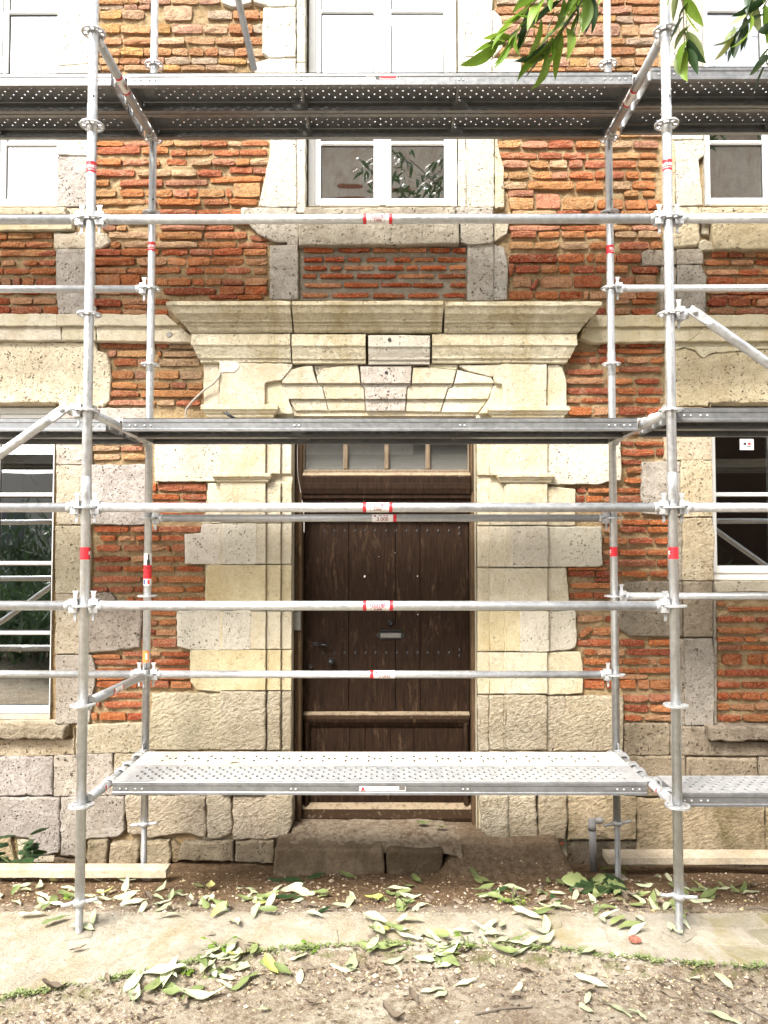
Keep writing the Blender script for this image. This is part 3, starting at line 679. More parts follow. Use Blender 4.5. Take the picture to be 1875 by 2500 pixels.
# plinth courses left
stone(10, [(-220,128),(328,124),(332,368),(-220,378)], GREY, 0.02, 0.012, 0.006, tint=(0.92,0.90,0.92))
stone(10, [(342,120),(480,114),(520,370),(342,372)], GREY, 0.02, tint=(1.12,1.08,1.02))
stone(10, [(528,112),(706,108),(714,366),(528,370)], GREY, 0.02, tint=(1.1,1.06,1.02))
stone(10, [(722,108),(960,108),(1200,106),(1400,106),(1400,362),(722,364)], ROUGH, 0.02)
stone(10, [(-220,388),(374,384),(370,660),(368,738),(250,748),(180,640),(-220,606)], GREY, 0.022, 0.014, 0.007, tint=(0.85,0.82,0.82))
stone(10, [(-220,620),(60,640),(90,820),(-220,820)], MOSSY, 0.022, tint=(1.3,1.25,1.15))
stone(10, [(110,650),(170,650),(245,756),(340,752),(340,790),(120,790)], PITTED, 0.012)
stone(10, [(384,380),(548,376),(786,376),(784,590),(740,636),(552,644),(484,756),(380,752)], GREY, 0.022, 0.014, 0.007, tint=(0.92,0.89,0.85))
stone(10, [(796,374),(1298,372),(1298,636),(1150,610),(950,640),(802,604)], ROUGH, 0.03, 0.016, 0.008)
stone(10, [(1308,372),(1458,372),(1464,606),(1395,642),(1312,646)], ROUGH, 0.03, 0.014, 0.006)
stone(10, [(1474,372),(1770,372),(1776,560),(1780,646),(1478,650)], ROUGH, 0.034, 0.016, 0.007)
stone(11, [(136,372),(242,372),(236,560),(215,620),(140,630)], ROUGH, 0.05, 0.012)
stone(10, [(548,668),(664,660),(678,700),(668,822),(548,826)], MOSSY, 0.05, 0.014, 0.007)
stone(10, [(694,684),(858,672),(874,692),(868,824),(688,828)], MOSSY, 0.05, 0.014, 0.007)
stone(10, [(892,676),(1066,662),(1076,760),(1058,824),(892,828)], MOSSY, 0.05, 0.014, 0.007)
stone(10, [(1084,668),(1132,690),(1150,740),(1120,796),(1084,790)], MOSSY, 0.03, 0.016, 0.01, tint=(0.7,0.66,0.6))
stone(10, [(1152,676),(1472,666),(1480,784),(1124,782)], DARK, 0.05, 0.012, 0.006, tint=(1.25,1.2,1.05))
stone(10, [(1492,664),(1730,660),(1732,800),(1492,788)], DARK, 0.05, 0.012, 0.006, tint=(1.25,1.2,1.05))
# middle window: jambs, sill, apron, piers
stone(2, [(-30,-160),(262,-160),(262,34),(100,38),(0,4)], WHITE)
stone(1, [(1400,-160),(1570,-160),(1590,10),(1480,40),(1404,10)], WHITE)
stone(2, [(62,50),(262,44),(262,356),(100,362),(56,328)], WHITE, 0.016)
stone(2, [(6,400),(100,372),(262,372),(264,600),(10,610)], WHITE, 0.016)
stone(2, [(60,620),(264,610),(266,872),(104,876)], WHITE)
stone(2, [(106,886),(264,884),(268,1304),(112,1308),(32,1298),(60,1180),(100,1000)], WHITE, 0.016, tint=(0.92,0.91,0.88))
stone(2, rc(272,-160,322,390), WHITE, 0.004, 0.005); stone(2, rc(272,398,322,1345), WHITE, 0.004, 0.005, tint=(0.93,0.92,0.9))
stone(2, rc(-80,1316,265,1362), GREY, 0.012, tint=(1.1,1.1,1.05))
stone(2, rc(318,1312,1276,1362), GREY, 0.075, 0.010, tint=(0.98,0.95,0.86)); stone(2, rc(1284,1312,1512,1362), GREY, 0.06, 0.012, tint=(0.95,0.93,0.9))
stone(2, [(286,1372),(1296,1372),(1298,1540),(284,1550)], GREY, 0.05, 0.010, tint=(1.0,0.97,0.86))
stone(2, [(-70,1372),(278,1372),(280,1544),(216,1550),(212,1528),(130,1526),(30,1480)], GREY, 0.016, tint=(1.0,0.98,0.92))
stone(2, [(1306,1372),(1514,1372),(1514,1538),(1362,1544),(1312,1530)], GREY, 0.03, tint=(0.95,0.93,0.85))
stone(2, [(1520,1372),(1620,1372),(1596,1480),(1522,1526)], PITTED, 0.014)
stone(5, [(104,0),(274,-10),(278,334),(104,336)], GREY, 0.016, tint=(1.08,1.07,1.04))
stone(5, [(1356,-5),(1518,-12),(1514,346),(1356,344)], GREY, 0.016, tint=(1.0,0.99,0.95))
stone(5, [(1524,-8),(1580,10),(1604,120),(1600,338),(1522,342)], GREY, 0.012)
stone(2, rc(1302,-160,1340,390), WHITE, 0.004, 0.005); stone(2, rc(1302,398,1340,1308), WHITE, 0.004, 0.005, tint=(0.92,0.91,0.88))
stone(2, [(1346,-160),(1508,-160),(1508,348),(1346,352)], WHITE, 0.016)
stone(2, [(1514,60),(1560,110),(1576,180),(1570,300),(1514,360)], WHITE, 0.012)
stone(2, [(1346,362),(1504,358),(1504,620),(1346,620)], WHITE, 0.016); stone(2, [(1512,372),(1690,376),(1690,600),(1512,606)], WHITE, 0.016)
stone(2, [(1348,630),(1518,630),(1518,1306),(1348,1308)], WHITE, 0.016, tint=(0.88,0.87,0.83))
stone(2, [(1526,630),(1540,890),(1552,960),(1578,1060),(1584,1306),(1526,1316)], PITTED, 0.012, tint=(1.1,1.08,1.02))
# upper right window
stone(3, [(1045,-160),(1242,-160),(1242,420),(1045,418)], WHITE); stone(3, [(1045,426),(1242,428),(1246,880),(1055,880)], WHITE)
stone(3, [(1078,890),(1180,888),(1250,890),(1262,930),(1250,985),(1216,1005),(1226,1110),(1238,1200),(1244,1294),(1086,1302)], WHITE, 0.02, tint=(0.82,0.8,0.76))
stone(3, rc(1000,890,1070,1300), PITTED, 0.008, tint=(1.05,0.95,0.8))
stone(3, [(1228,1312),(1900,1306),(1900,1360),(1228,1362)], PITTED, 0.075, 0.012, tint=(0.92,0.9,0.84))
stone(3, [(1000,1312),(1216,1312),(1218,1362),(1000,1362)], PITTED)
stone(3, [(1306,1374),(1900,1374),(1900,1574),(1322,1578)], PITTED, 0.045, 0.012, tint=(0.82,0.78,0.66))
stone(3, [(1010,1374),(1218,1374),(1234,1490),(1214,1556),(1010,1574)], PITTED, 0.016, 0.016, 0.006, tint=(0.9,0.87,0.78))
stone(3, [(1240,1374),(1298,1374),(1288,1488),(1246,1478)], PITTED, 0.01, 0.012); stone(3, [(1222,1532),(1260,1512),(1308,1540),(1318,1578),(1232,1584)], PITTED, 0.016, 0.012)
stone(6, [(1086,26),(1222,22),(1248,50),(1244,112),(1086,114)], GREY, 0.016, tint=(0.92,0.88,0.8))
stone(6, [(866,42),(900,28),(1076,34),(1076,118),(872,122)], DARK, 0.014, tint=(1.5,1.5,1.5))
stone(6, [(1088,122),(1238,126),(1268,200),(1262,418),(1088,428)], GREY, 0.016, tint=(0.92,0.9,0.84)); stone(6, rc(985,134,1080,428), GREY, 0.012, tint=(0.85,0.8,0.7))
# right: lintel and jambs of the ground floor window
stone(6, [(1075,612),(1900,608),(1900,640),(1659,646),(1300,676),(1250,706),(1200,656),(1130,636),(1078,656)], CREAM, 0.018, 0.006)
stone(6, [(1075,664),(1130,648),(1195,668),(1236,718),(1300,688),(1659,656),(1900,652),(1900,990),(1280,990),(1278,1014),(1075,1018)], PITTED, 0.010, 0.010, 0.006, tint=(1.0,0.97,0.85))
stone(6, rc(1010,624,1068,1018), PITTED, 0.008, tint=(0.9,0.85,0.75))
stone(6, [(1010,1026),(1300,1026),(1304,1352),(1108,1354),(1010,1354)], PITTED, 0.014, tint=(1.05,1.0,0.95))
stone(6, [(1110,1362),(1304,1362),(1310,1712),(1110,1714)], PITTED, 0.016, tint=(1.16,1.12,1.02))
stone(6, [(866,1372),(1010,1366),(1102,1366),(1102,1710),(870,1690),(860,1600)], GREY, 0.014, tint=(1.05,1.02,0.98))
stone(9, [(1124,172),(1300,168),(1320,300),(1310,500),(1314,560),(1124,562)], PITTED, 0.018, tint=(0.9,0.86,0.78)); stone(9, rc(1030,172,1116,562), GREY, 0.008, tint=(0.9,0.86,0.78))
stone(9, [(1130,572),(1308,572),(1310,918),(1130,920)], DARK, 0.018, tint=(1.5,1.45,1.35))
stone(9, [(722,604),(762,574),(1122,572),(1122,918),(782,914),(722,868)], DARK, 0.014, 0.014, tint=(1.12,1.1,1.05))
stone(9, [(1136,936),(1308,936),(1320,1100),(1314,1476),(1140,1480)], GREY, 0.016, tint=(0.86,0.84,0.8)); stone(9, rc(1110,936,1130,1476), GREY, 0.006, tint=(0.8,0.75,0.68))
stone(9, [(1318,940),(1334,940),(1334,1470),(1322,1470)], GREY, 0.004, tint=(0.8,0.77,0.7)); stone(9, rc(1316,600,1332,930), GREY, 0.004, tint=(0.8,0.77,0.7))
stone(9, [(1326,572),(1900,568),(1900,632),(1338,634)], WHITE, 0.03, tint=(0.8,0.77,0.7))
stone(9, [(1288,1492),(1900,1486),(1900,1576),(1302,1578)], DARK, 0.085, 0.014, 0.007, tint=(1.35,1.3,1.25))
stone(9, [(752,1472),(1032,1472),(1040,1560),(1034,1672),(752,1672)], DARK, 0.014, 0.012, tint=(1.5,1.45,1.3))
stone(9, [(1042,1482),(1138,1490),(1282,1490),(1296,1588),(1900,1586),(1900,1676),(1044,1672)], DARK, 0.014, 0.012, tint=(1.35,1.3,1.22))
# plinth right
stone(12, [(752,124),(1138,122),(1138,376),(752,374)], DARK, 0.02, 0.012, tint=(1.35,1.28,1.12)); stone(12, [(1148,134),(1590,136),(1598,378),(1148,378)], DARK, 0.02, 0.012, tint=(1.5,1.42,1.28)); stone(12, rc(1606,134,1950,378), DARK, 0.02, 0.012, tint=(1.4,1.35,1.25))
stone(12, [(-8,372),(192,368),(200,640),(120,660),(-8,664)], ROUGH, 0.06, 0.018, 0.006, tint=(0.95,0.93,0.9))
stone(11, [(1436,372),(1560,372),(1610,372),(1610,650),(1500,650),(1446,600)], ROUGH, 0.08, 0.018, 0.006)
stone(12, [(210,368),(384,368),(388,560),(378,652),(212,656)], ROUGH, 0.05, 0.016, 0.005, tint=(0.86,0.82,0.76))
stone(12, [(396,372),(826,370),(830,650),(392,652)], MOSSY, 0.022, 0.014, 0.006, tint=(1.3,1.25,1.2))
stone(12, [(840,392),(1230,396),(1642,410),(1646,736),(842,742)], MOSSY, 0.03, 0.018, 0.007, tint=(1.15,1.1,1.05)); stone(12, rc(1654,410,1950,740), MOSSY, 0.03, 0.014, tint=(1.1,1.08,1.0))
stone(12, rc(392,660,1140,900), DARK, 0.004, 0.01, 0.006, tint=(0.9,0.85,0.75)); stone(12, rc(1146,660,1950,900), DARK, 0.004, 0.01, 0.006, tint=(0.5,0.45,0.4)); stone(10, rc(-220,770,540,930), DARK, 0.006, 0.01, 0.006, tint=(0.8,0.7,0.6))  # dark rows added below the plinth, standing in for the shaded gap
# ---------------------------------------------------------------- moulded string course either side
SUR = MB(); a = tat(5, -300, 1000); b = tat(5, 1960, 740)      # ashlar bed behind the door surround
SUR.box((a[0], W+0.012, -0.2), (dl-0.005, W+0.10, b[1])); SUR.box((dr+0.005, W+0.012, -0.2), (b[0], W+0.10, b[1])); SUR.box((dl-0.005, W+0.013, dz1+0.005), (dr+0.005, W+0.10, b[1]))
SURR = SUR.build('door_surround', CREAM, HOUSE)
for seg in ([(-220,432),(356,433),(358,504),(-220,504)], [(362,433),(1045,438),(1126,504),(364,504)]): stone(4, seg, CREAM, 0.075, 0.006, 0.003, name='string_course', parent=WALL)
for seg in ([(-220,512),(380,512),(388,596),(-220,597)], [(392,512),(600,512),(606,598),(394,597)], [(610,512),(1134,512),(1242,598),(1236,606),(614,600)]): stone(4, seg, CREAM, 0.05, 0.008, 0.003, name='string_course', parent=WALL)
for seg in ([(548,442),(1000,440),(1000,508),(505,508)], [(1006,440),(1900,437),(1900,508),(1006,508)]): stone(6, seg, CREAM, 0.075, 0.006, 0.003, name='string_course', parent=WALL, tint=(0.98,0.96,0.88))
for seg in ([(492,516),(1060,514),(1064,604),(545,608),(472,580)], [(1070,514),(1240,514),(1214,556),(1178,590),(1152,604),(1072,602)], [(1248,514),(1900,512),(1900,600),(1160,606),(1186,594),(1222,560)]): stone(6, seg, CREAM, 0.05, 0.008, 0.003, name='string_course', parent=WALL, tint=(0.98,0.96,0.88))
# ---------------------------------------------------------------- door surround
def moulding(name, xa, xb, prof, base, retL, retR, mat, tint=None, seed=0, wear=0.003, parent=SURR, shape=None):
    rnd = random.Random(seed); m = MB(); k = rnd.uniform(0.95, 1.05); m.cur = tint or (k, k, k*0.99)
    n = max(3, int((xb-xa)/0.06)); rows_ = []
    for i, (p, z) in enumerate(prof):
        L = xa-(p if retL else 0); Rr = xb+(p if retR else 0); r = [(L, base+0.08, z)]
        for j in range(n+1):
            x = L+(Rr-L)*j/n
            w = wear*(1.6 if i in (0, 1) else 0.8)
            dz = noise.noise((x*7, i*3.1, seed))*w*1.2; dy = noise.noise((x*9, i*2.3, seed+5))*w
            if shape: dz += shape(x)
            r.append((x+(rnd.uniform(-w, w)*0.5 if 0 < j < n else 0), base-p+dy, z+dz))
        r.append((Rr, base+0.08, z)); rows_.append(r)
    vs = [p for r in rows_ for p in r]; q = n+3; fs = []
    for i in range(len(prof)-1):
        for j in range(q-1): fs.append((i*q+j, (i+1)*q+j, (i+1)*q+j+1, i*q+j+1))
    fs.append(tuple(range(q))); fs.append(tuple((len(prof)-1)*q+j for j in range(q))[::-1])
    m.add(vs, fs, False)
    return m.build(name, mat, parent, loc=((xa+xb)/2, base, prof[0][1]))
BF = W-0.045                                   # face of the frieze
fl = at(497, 880, BF)[0]; fr = at(1378, 880, BF)[0]
z_t = at(937, 733, BF-0.205)[1]; z_m = at(937, 812, BF-0.075)[1]; z_b = at(937, 886, BF-0.01)[1]
h1 = z_t-z_m; h2 = z_m-z_b
P1 = [(0.190,z_t),(0.205,z_t-0.008),(0.205,z_t-0.030),(0.192,z_t-0.040),(0.172,z_t-0.075),(0.150,z_t-h1*0.50),(0.132,z_t-h1*0.60),(0.128,z_t-h1*0.66),(0.112,z_t-h1*0.68),(0.110,z_t-h1*0.76),(0.098,z_t-h1*0.80),(0.088,z_t-h1*0.92),(0.074,z_m+0.002)]
P2 = [(0.062,z_m-0.002),(0.070,z_m-0.012),(0.072,z_m-h2*0.42),(0.060,z_m-h2*0.48),(0.050,z_m-h2*0.62),(0.036,z_m-h2*0.76),(0.032,z_m-h2*0.84),(0.020,z_m-h2*0.87),(0.017,z_m-h2*0.97),(0.006,z_b)]
X = lambda px, Y=BF-0.1: at(px, 800, Y)[0]
GRT = (0.90,0.88,0.80)
moulding('cornice_stone', fl, X(713), P1, BF, True, False, CORN, (1.08,1.06,1.02), 1)
moulding('cornice_stone', X(717), X(1079), P1, BF, False, False, CORN, (1.04,1.01,0.93), 2)
moulding('cornice_stone', X(1085), fr, P1, BF, False, True, CORN, (1.08,1.06,1.0), 3, shape=lambda x: -0.006)
moulding('cornice_stone', fl, X(707), P2, BF, True, False, CORN, (1.15,1.14,1.12), 4)
sg = lambda x: -0.010
moulding('cornice_stone', X(711), X(892), P2, BF-0.006, False, False, CORN, (1.15,1.13,1.08), 5, shape=lambda x: -0.008)
moulding('cornice_stone', X(899), X(1050), P2, BF-0.010, False, False, WHITE, (0.95,0.93,0.9), 6, shape=lambda x: -0.016)
moulding('cornice_stone', X(1056), fr, P2, BF, False, True, CORN, (1.15,1.13,1.08), 7, shape=lambda x: -0.004)
# frieze with the stepped flat arch
ST = [(870,0.022),(966,0.044)]
F = dict(parent=SURR, jit=0.003)
stone(5, [(176,850),(232,784),(330,758),(368,758),(384,820),(394,852),(402,874),(428,884),(466,1036),(256,1036),(214,960),(178,900)], CREAM, 0.052, 0.006, steps=ST, name='voussoir', **F)
stone(5, [(398,824),(442,774),(655,750),(664,790),(674,876),(696,900),(702,1036),(472,1036),(432,884),(406,872)], CREAM, 0.05, 0.006, steps=ST, name='voussoir', **F)
stone(5, [(672,764),(998,760),(992,880),(968,892),(958,1038),(708,1038),(700,900),(680,876)], GREY, 0.058, 0.006, steps=ST, name='voussoir', tint=(1.25,1.22,1.2), **F)
stone(5, [(1010,770),(1100,768),(1280,788),(1256,888),(1228,900),(1182,1044),(964,1040),(974,892),(998,882)], CREAM, 0.05, 0.006, steps=ST, name='voussoir', **F)
stone(5, [(1290,786),(1500,834),(1522,866),(1478,980),(1420,1048),(1188,1046),(1234,902),(1262,890)], CREAM, 0.048, 0.006, steps=ST, name='voussoir', **F)
# flat bed over the arch and the two frieze blocks
stone(5, [(380,760),(660,742),(640,755),(446,776),(400,818)], PITTED, 0.03, 0.006, **F); stone(5, [(1100,752),(1290,752),(1284,782),(1108,766)], CREAM, 0.035, 0.005, **F)
stone(5, [(1300,758),(1555,750),(1550,806),(1508,826),(1360,790)], CREAM, 0.045, 0.005, **F)
stone(5, [(-215,746),(90,746),(238,752),(236,774),(170,848),(66,862),(66,1010),(-215,1010)], CREAM, 0.062, 0.006, **F)
stone(5, [(-316,748),(-222,748),(-222,1010),(-316,1010)], CREAM, 0.035, 0.006, **F)
stone(5, [(60,858),(168,856),(176,904),(212,962),(245,1060),(60,1060)], CREAM, 0.03, 0.005, **F)
stone(5, [(1562,752),(1850,752),(1850,1020),(1576,1020),(1574,872),(1530,868),(1520,836)], CREAM, 0.062, 0.006, **F)
stone(6, [(268,752),(330,752),(356,780),(378,850),(380,1020),(266,1020)], CREAM, 0.035, 0.006, 0.005, parent=SURR)
stone(5, [(1484,984),(1526,872),(1568,876),(1580,1062),(1428,1062)], CREAM, 0.03, 0.005, **F)
# capitals
def cap(x0, x1, y0, y1, base, pr, seed):
    z1 = at(937, y0, base)[1]; z0 = at(937, y1, base)[1]; h = z1-z0
    a_ = at(x0, (y0+y1)/2, base)[0]; b_ = at(x1, (y0+y1)/2, base)[0]
    moulding('capital', a_+pr, b_-pr, [(pr*0.8,z1),(pr,z1-h*0.06),(pr,z1-h*0.36),(pr*0.8,z1-h*0.45),(pr*0.62,z1-h*0.62),(pr*0.4,z1-h*0.7),(pr*0.36,z1-h*0.86),(pr*0.12,z0)], base, True, True, CREAM, (1.02,1.01,0.98), seed, 0.0015)
cap(494, 680, 990, 1022, W-0.05, 0.05, 11); cap(1190, 1388, 994, 1024, W-0.05, 0.05, 12)
cap(519, 662, 1156, 1178, W-0.055, 0.035, 13); cap(1214, 1354, 1157, 1179, W-0.055, 0.035, 14)
def jamb(rows_, xs, mat_f):
    for r in rows_:
        y0, y1, mat, ti, rough = r
        m = MB(); k = SR.uniform(0.94, 1.06); m.cur = tuple(k*q for q in ti)
        for (x0, x1, pr) in xs:
            Yf = W-pr; a_ = at(x0, y1-0.2, Yf); b_ = at(x1, y0+0.2, Yf)
            p = [(a_[0],a_[1]),(b_[0],a_[1]),(b_[0],b_[1]),(a_[0],b_[1])]
            p = resample(p, 0.045, 0.0045 if rough else 0.0012, SR)
            if rough: p = chaikin(p, 0.2)
            m.prism(p, Yf, W+0.10+0.001*pr, 0.012 if rough else 0.005)
        o = m.build('jamb_stone', mat, SURR, loc=(at(xs[0][0], y0, W)[0], W, at(0, y1, W)[1]))
cr = (1,1,1); wh = (1.04,1.04,1.06); ye = (1.0,0.95,0.80)
LX = [(536,648.5,0.055),(650,685,0.030),(686.5,712,0.006)]
jamb([(1020,1157,CREAM,wh,0),(1177,1276,CREAM,cr,0),(1278,1377,CREAM,wh,0),(1379,1491,CREAM,ye,0),(1493,1585,CREAM,cr,0),(1587,1686,CREAM,ye,0),(1688,1834,ROUGH,cr,1),(1836,1942,ROUGH,cr,1)], LX, None)
RX = [(1237,1336.5,0.055),(1196,1231.5,0.030),(1166,1194.5,0.006),(1232,1237,0.044)]
jamb([(1022,1160,CREAM,wh,0),(1180,1282,CREAM,cr,0),(1285,1384,CREAM,wh,0),(1387,1490,CREAM,cr,0),(1492,1590,CREAM,ye,0),(1593,1694,CREAM,cr,0),(1697,1834,ROUGH,cr,1),(1836,1940,ROUGH,cr,1)], RX, None)
# quoins that tooth into the brickwork
Q = dict(parent=SURR, jit=0.003)
stone(4, [(982,1100),(1412,1100),(1412,1488),(982,1490)], WHITE, 0.03, 0.006, tint=(1.08,1.06,1.0), **Q)
stone(7, [(1316,-50),(1412,-50),(1412,200),(1278,202),(1276,148),(1312,140)], CREAM, 0.025, 0.006, **Q)
stone(7, [(1170,272),(1272,266),(1278,208),(1412,206),(1412,458),(1170,458)], WHITE, 0.025, 0.007, **Q)
stone(7, [(1314,464),(1412,464),(1412,752),(1302,752),(1304,560)], CREAM, 0.025, 0.007, tint=ye, **Q)
stone(7, [(1120,758),(1412,756),(1412,1002),(1200,998),(1122,978)], WHITE, 0.025, 0.007, tint=(0.96,0.95,0.92), **Q)
stone(7, [(1206,1008),(1412,1006),(1412,1272),(1244,1254),(1206,1204)], CREAM, 0.025, 0.007, tint=ye, **Q)
stone(7, [(962,1284),(1180,1280),(1412,1282),(1412,1636),(930,1634),(955,1400)], ROUGH, 0.028, 0.012, 0.006, parent=SURR)
stone(7, [(1410,206),(1622,206),(1622,458),(1410,458)], WHITE, 0.058, 0.004, **Q); stone(7, [(1410,758),(1584,758),(1584,1000),(1410,1000)], WHITE, 0.058, 0.004, tint=(0.96,0.95,0.92), **Q)
stone(9, [(258,-345),(725,-345),(730,-75),(640,-65),(600,-50),(258,-48)], WHITE, 0.03, 0.006, tint=(1.08,1.06,1.0), **Q)
stone(9, [(258,-34),(438,-14),(440,212),(258,214)], CREAM, 0.025, 0.006, **Q)
stone(9, [(46,222),(264,222),(264,474),(46,474)], WHITE, 0.058, 0.004, **Q); stone(9, [(258,224),(604,224),(611,465),(575,474),(258,474)], WHITE, 0.025, 0.008, **Q)
stone(9, [(258,490),(380,488),(394,640),(396,690),(390,752),(258,752)], CREAM, 0.025, 0.007, **Q)
stone(9, [(92,762),(268,762),(270,1012),(94,1012)], WHITE, 0.058, 0.004, tint=(0.97,0.95,0.9), **Q); stone(9, [(258,762),(440,757),(449,920),(440,982),(410,998),(258,1010)], WHITE, 0.025, 0.009, tint=(0.97,0.95,0.9), **Q)
stone(9, [(258,1022),(474,1020),(484,1130),(486,1278),(258,1284)], CREAM, 0.025, 0.007, tint=(0.96,0.94,0.88), **Q)
stone(9, [(258,1298),(370,1298),(378,1380),(358,1424),(302,1628),(258,1640)], ROUGH, 0.028, 0.008, **Q)
stone(9, [(380,1298),(740,1302),(744,1420),(738,1640),(302,1642),(364,1424),(384,1392)], ROUGH, 0.033, 0.010, **Q)
stone(12, [(210,-150),(300,-150),(295,92),(214,92)], ROUGH, 0.028, 0.01, **Q)
# sockets left in the arch stones
for t, x, y, r in ((5, 858, 608, 0.013), (5, 838, 803, 0.012)):
    p = tat(t, x, y, BF-0.03 if y < 700 else W-0.06); m = MB()
    m.lathe([(r, -0.002), (r*0.6, 0.0), (r*0.6, 0.012)], (p[0], (BF-0.085) if y < 700 else W-0.059, p[1]), 14, 'Y'); m.build('dowel_hole', SEAL, SURR)
stone(4, [(1392,735),(1440,728),(1505,740),(1512,772),(1480,798),(1400,800)], WHITE, 0.068, 0.004, 0.006, tint=(1.15,1.15,1.15), parent=SURR, name='plaster_patch')
p = tat(4, 1072, 562, W-0.052); MB().lathe([(0.020,0.004),(0.020,-0.002),(0.016,-0.004)], (p[0], W-0.050, p[1]), 18, 'Y').build('plug', GPLATE, WALL)
# ---------------------------------------------------------------- door, frame and fanlight
DY = W+0.20                                    # face of the leaf
D = lambda t, x, y, Y=DY: tat(t, x, y, Y)
fy = W+0.10                                    # face of the wooden frame
zl0 = D(8, 0, 0)[1]
xl = D(8, 316, 800)[0]; xr = D(8, 1362, 800)[0]
zb = D(11, 800, 520)[1]; zt = at(937, 1262, DY)[1]; zr0 = at(937, 1168, fy)[1]; zf1 = dz1
m = MB()                                       # outer frame: two jambs, head
for a_, b_, s in ((dl+0.004, xl-0.004, 1), (xr+0.004, dr-0.004, -1)):
    m.bbox((a_, fy, zb-0.02), (b_, DY+0.07, zf1-0.003), 0.006)
    e = b_ if s > 0 else a_
    m.bbox((min(e, e-s*0.028), fy-0.012, zb-0.02), (max(e, e-s*0.028), fy-0.0005, zr0-0.10), 0.005)
m.bbox((xl-0.006, fy+0.002, zf1-0.055), (xr+0.006, DY+0.07, zf1-0.004), 0.006)
DOOR = m.build('door', JAMBW, HOUSE, label='dark worn plank door with fanlight in the stone surround')
# moulded transom, dusted
zz = [at(937, y, fy-0.02)[1] for y in (1153, 1172, 1192, 1205, 1216, 1226, 1240, 1262)]
moulding('transom', xl, xr, [(0.02,zz[0]),(0.040,zz[0]-0.018),(0.046,zz[0]-0.022),(0.046,zz[0]-0.034)], fy+0.02, False, False, LEDGEW, (1,1,1), 31, 0.001, DOOR)
moulding('transom', xl, xr, [(0.045,zz[0]-0.035),(0.044,zz[1]-0.02),(0.050,zz[1]-0.024),(0.050,zz[2]),(0.040,zz[3]),(0.030,zz[3]-0.002),(0.030,zz[4]),(0.012,zz[4]-0.004),(0.012,zz[5]),(-0.01,zz[5]-0.006),(-0.012,zz[6]),(-0.04,zz[6]-0.004),(-0.04,zz[7])], fy+0.02, False, False, DOORW, (1,1,1), 32, 0.001, DOOR)
# fanlight: four panes between dusty bars
fb = [tat(5, x, 1300, fy+0.03)[0] for x in (322, 566, 596, 826, 856, 1086, 1116, 1352)]; fz0 = at(937, 1151, fy+0.03)[1]; fz1 = zf1-0.05
m = MB(); m.bbox((xl, fy+0.012, fz0-0.02), (xr, fy+0.06, fz0+0.012), 0.008); m.bbox((xl, fy+0.014, fz0+0.0125), (fb[0], fy+0.06, fz1), 0.006); m.bbox((fb[7], fy+0.014, fz0+0.0125), (xr, fy+0.06, fz1), 0.006); m.build('fanlight_frame', DUSTBAR, DOOR)
for k in (1, 3, 5): MB().bbox((fb[k], fy+0.016, fz0+0.012), (fb[k+1], fy+0.055, fz1), 0.008).build('glazing_bar', DUSTBAR, DOOR)
for k in (0, 2, 4, 6): MB().box((fb[k]-0.004, fy+0.040, fz0+0.004), (fb[k+1]+0.004, fy+0.044, fz1)).build('pane', FANGLASS, DOOR)
MB().box((dl-0.1, W+0.265, dz0-0.2), (dr+0.1, W+0.275, 2.02)).build('door_back', DOORW, DOOR)
# planks of the leaf
br = [xl]+[D(8, x, 700)[0] for x in (600, 896, 1052)]+[xr]
zp = D(8, 800, 1450)[1]
for i in range(4):
    t = (1.0, 0.85, 0.78, 1.05)[i]; q = MB(); q.bbox((br[i]+0.0015, DY+0.0015*(i % 2), zp-0.03), (br[i+1]-0.0015, DY+0.045, zt+0.04), 0.0025)
    q.build('plank', DOORW, DOOR)
# lower framed panel with a sand covered bolection
pb = [xl+0.03]+[D(8, x, 1560)[0] for x in (606, 704, 866, 1014)]+[xr-0.03]
for i in range(5): MB().bbox((pb[i]+0.001, DY+0.004+0.001*(i % 2), zb+0.02), (pb[i+1]-0.001, DY+0.045, zp-0.031), 0.003).build('plank', DOORW, DOOR)
zq = [D(8, 0, y, DY-0.05)[1] for y in (1412, 1442, 1462, 1496)]
moulding('panel_moulding', xl+0.004, xr-0.004, [(0.0,zq[0]+0.012),(0.034,zq[0]+0.002),(0.038,zq[0]-0.006),(0.036,zq[1])], DY, False, False, LEDGEW, (1,1,1), 41, 0.0012, DOOR)
moulding('panel_moulding', xl+0.008, xr-0.008, [(0.036,zq[1]-0.001),(0.032,zq[2]),(0.03,zq[2]-0.004),(0.008,zq[3]),(0.0,zq[3]-0.002)], DY, False, False, DOORW, (1,1,1), 42, 0.0012, DOOR)
for a_, b_ in ((xl+0.005, xl+0.045), (xr-0.045, xr-0.005)): MB().bbox((a_, DY-0.04, zb+0.05), (b_, DY+0.003, zq[2]), 0.016).build('panel_moulding', DOORW, DOOR)
moulding('bottom_rail', xl-0.002, xr+0.002, [(0.0,zb+0.118),(0.03,zb+0.108),(0.058,zb+0.092),(0.060,zb+0.03),(0.05,zb+0.006)], DY, False, False, LEDGEW, (1,1,1), 43, 0.0015, DOOR)
# nail studs: two rows of flat diamonds
sm = MB(); sm.add([(0,-0.005,0),(0.011,0,0),(0,0,0.017),(-0.011,0,0),(0,0,-0.017)], [(0,1,2),(0,2,3),(0,3,4),(0,4,1)])
sme = sm.mesh('stud', IRON)
for y, xs_ in ((250, [450,510,577,641,706,769,838,903,968,1033,1099,1168,1236,1302]), (1022, [437,512,576,643,709,772,838,906,972,1037,1101,1170,1238,1302])):
    for k, x in enumerate(xs_):
        for dy in ((0,) if k < 13 else (-18, 20)):
            p = D(8, x, y+dy); o = bpy.data.objects.new('stud', sme); link(o, DOOR); o.location = Vector((p[0], DY-0.0005, p[1]))-ORG[HOUSE.name]
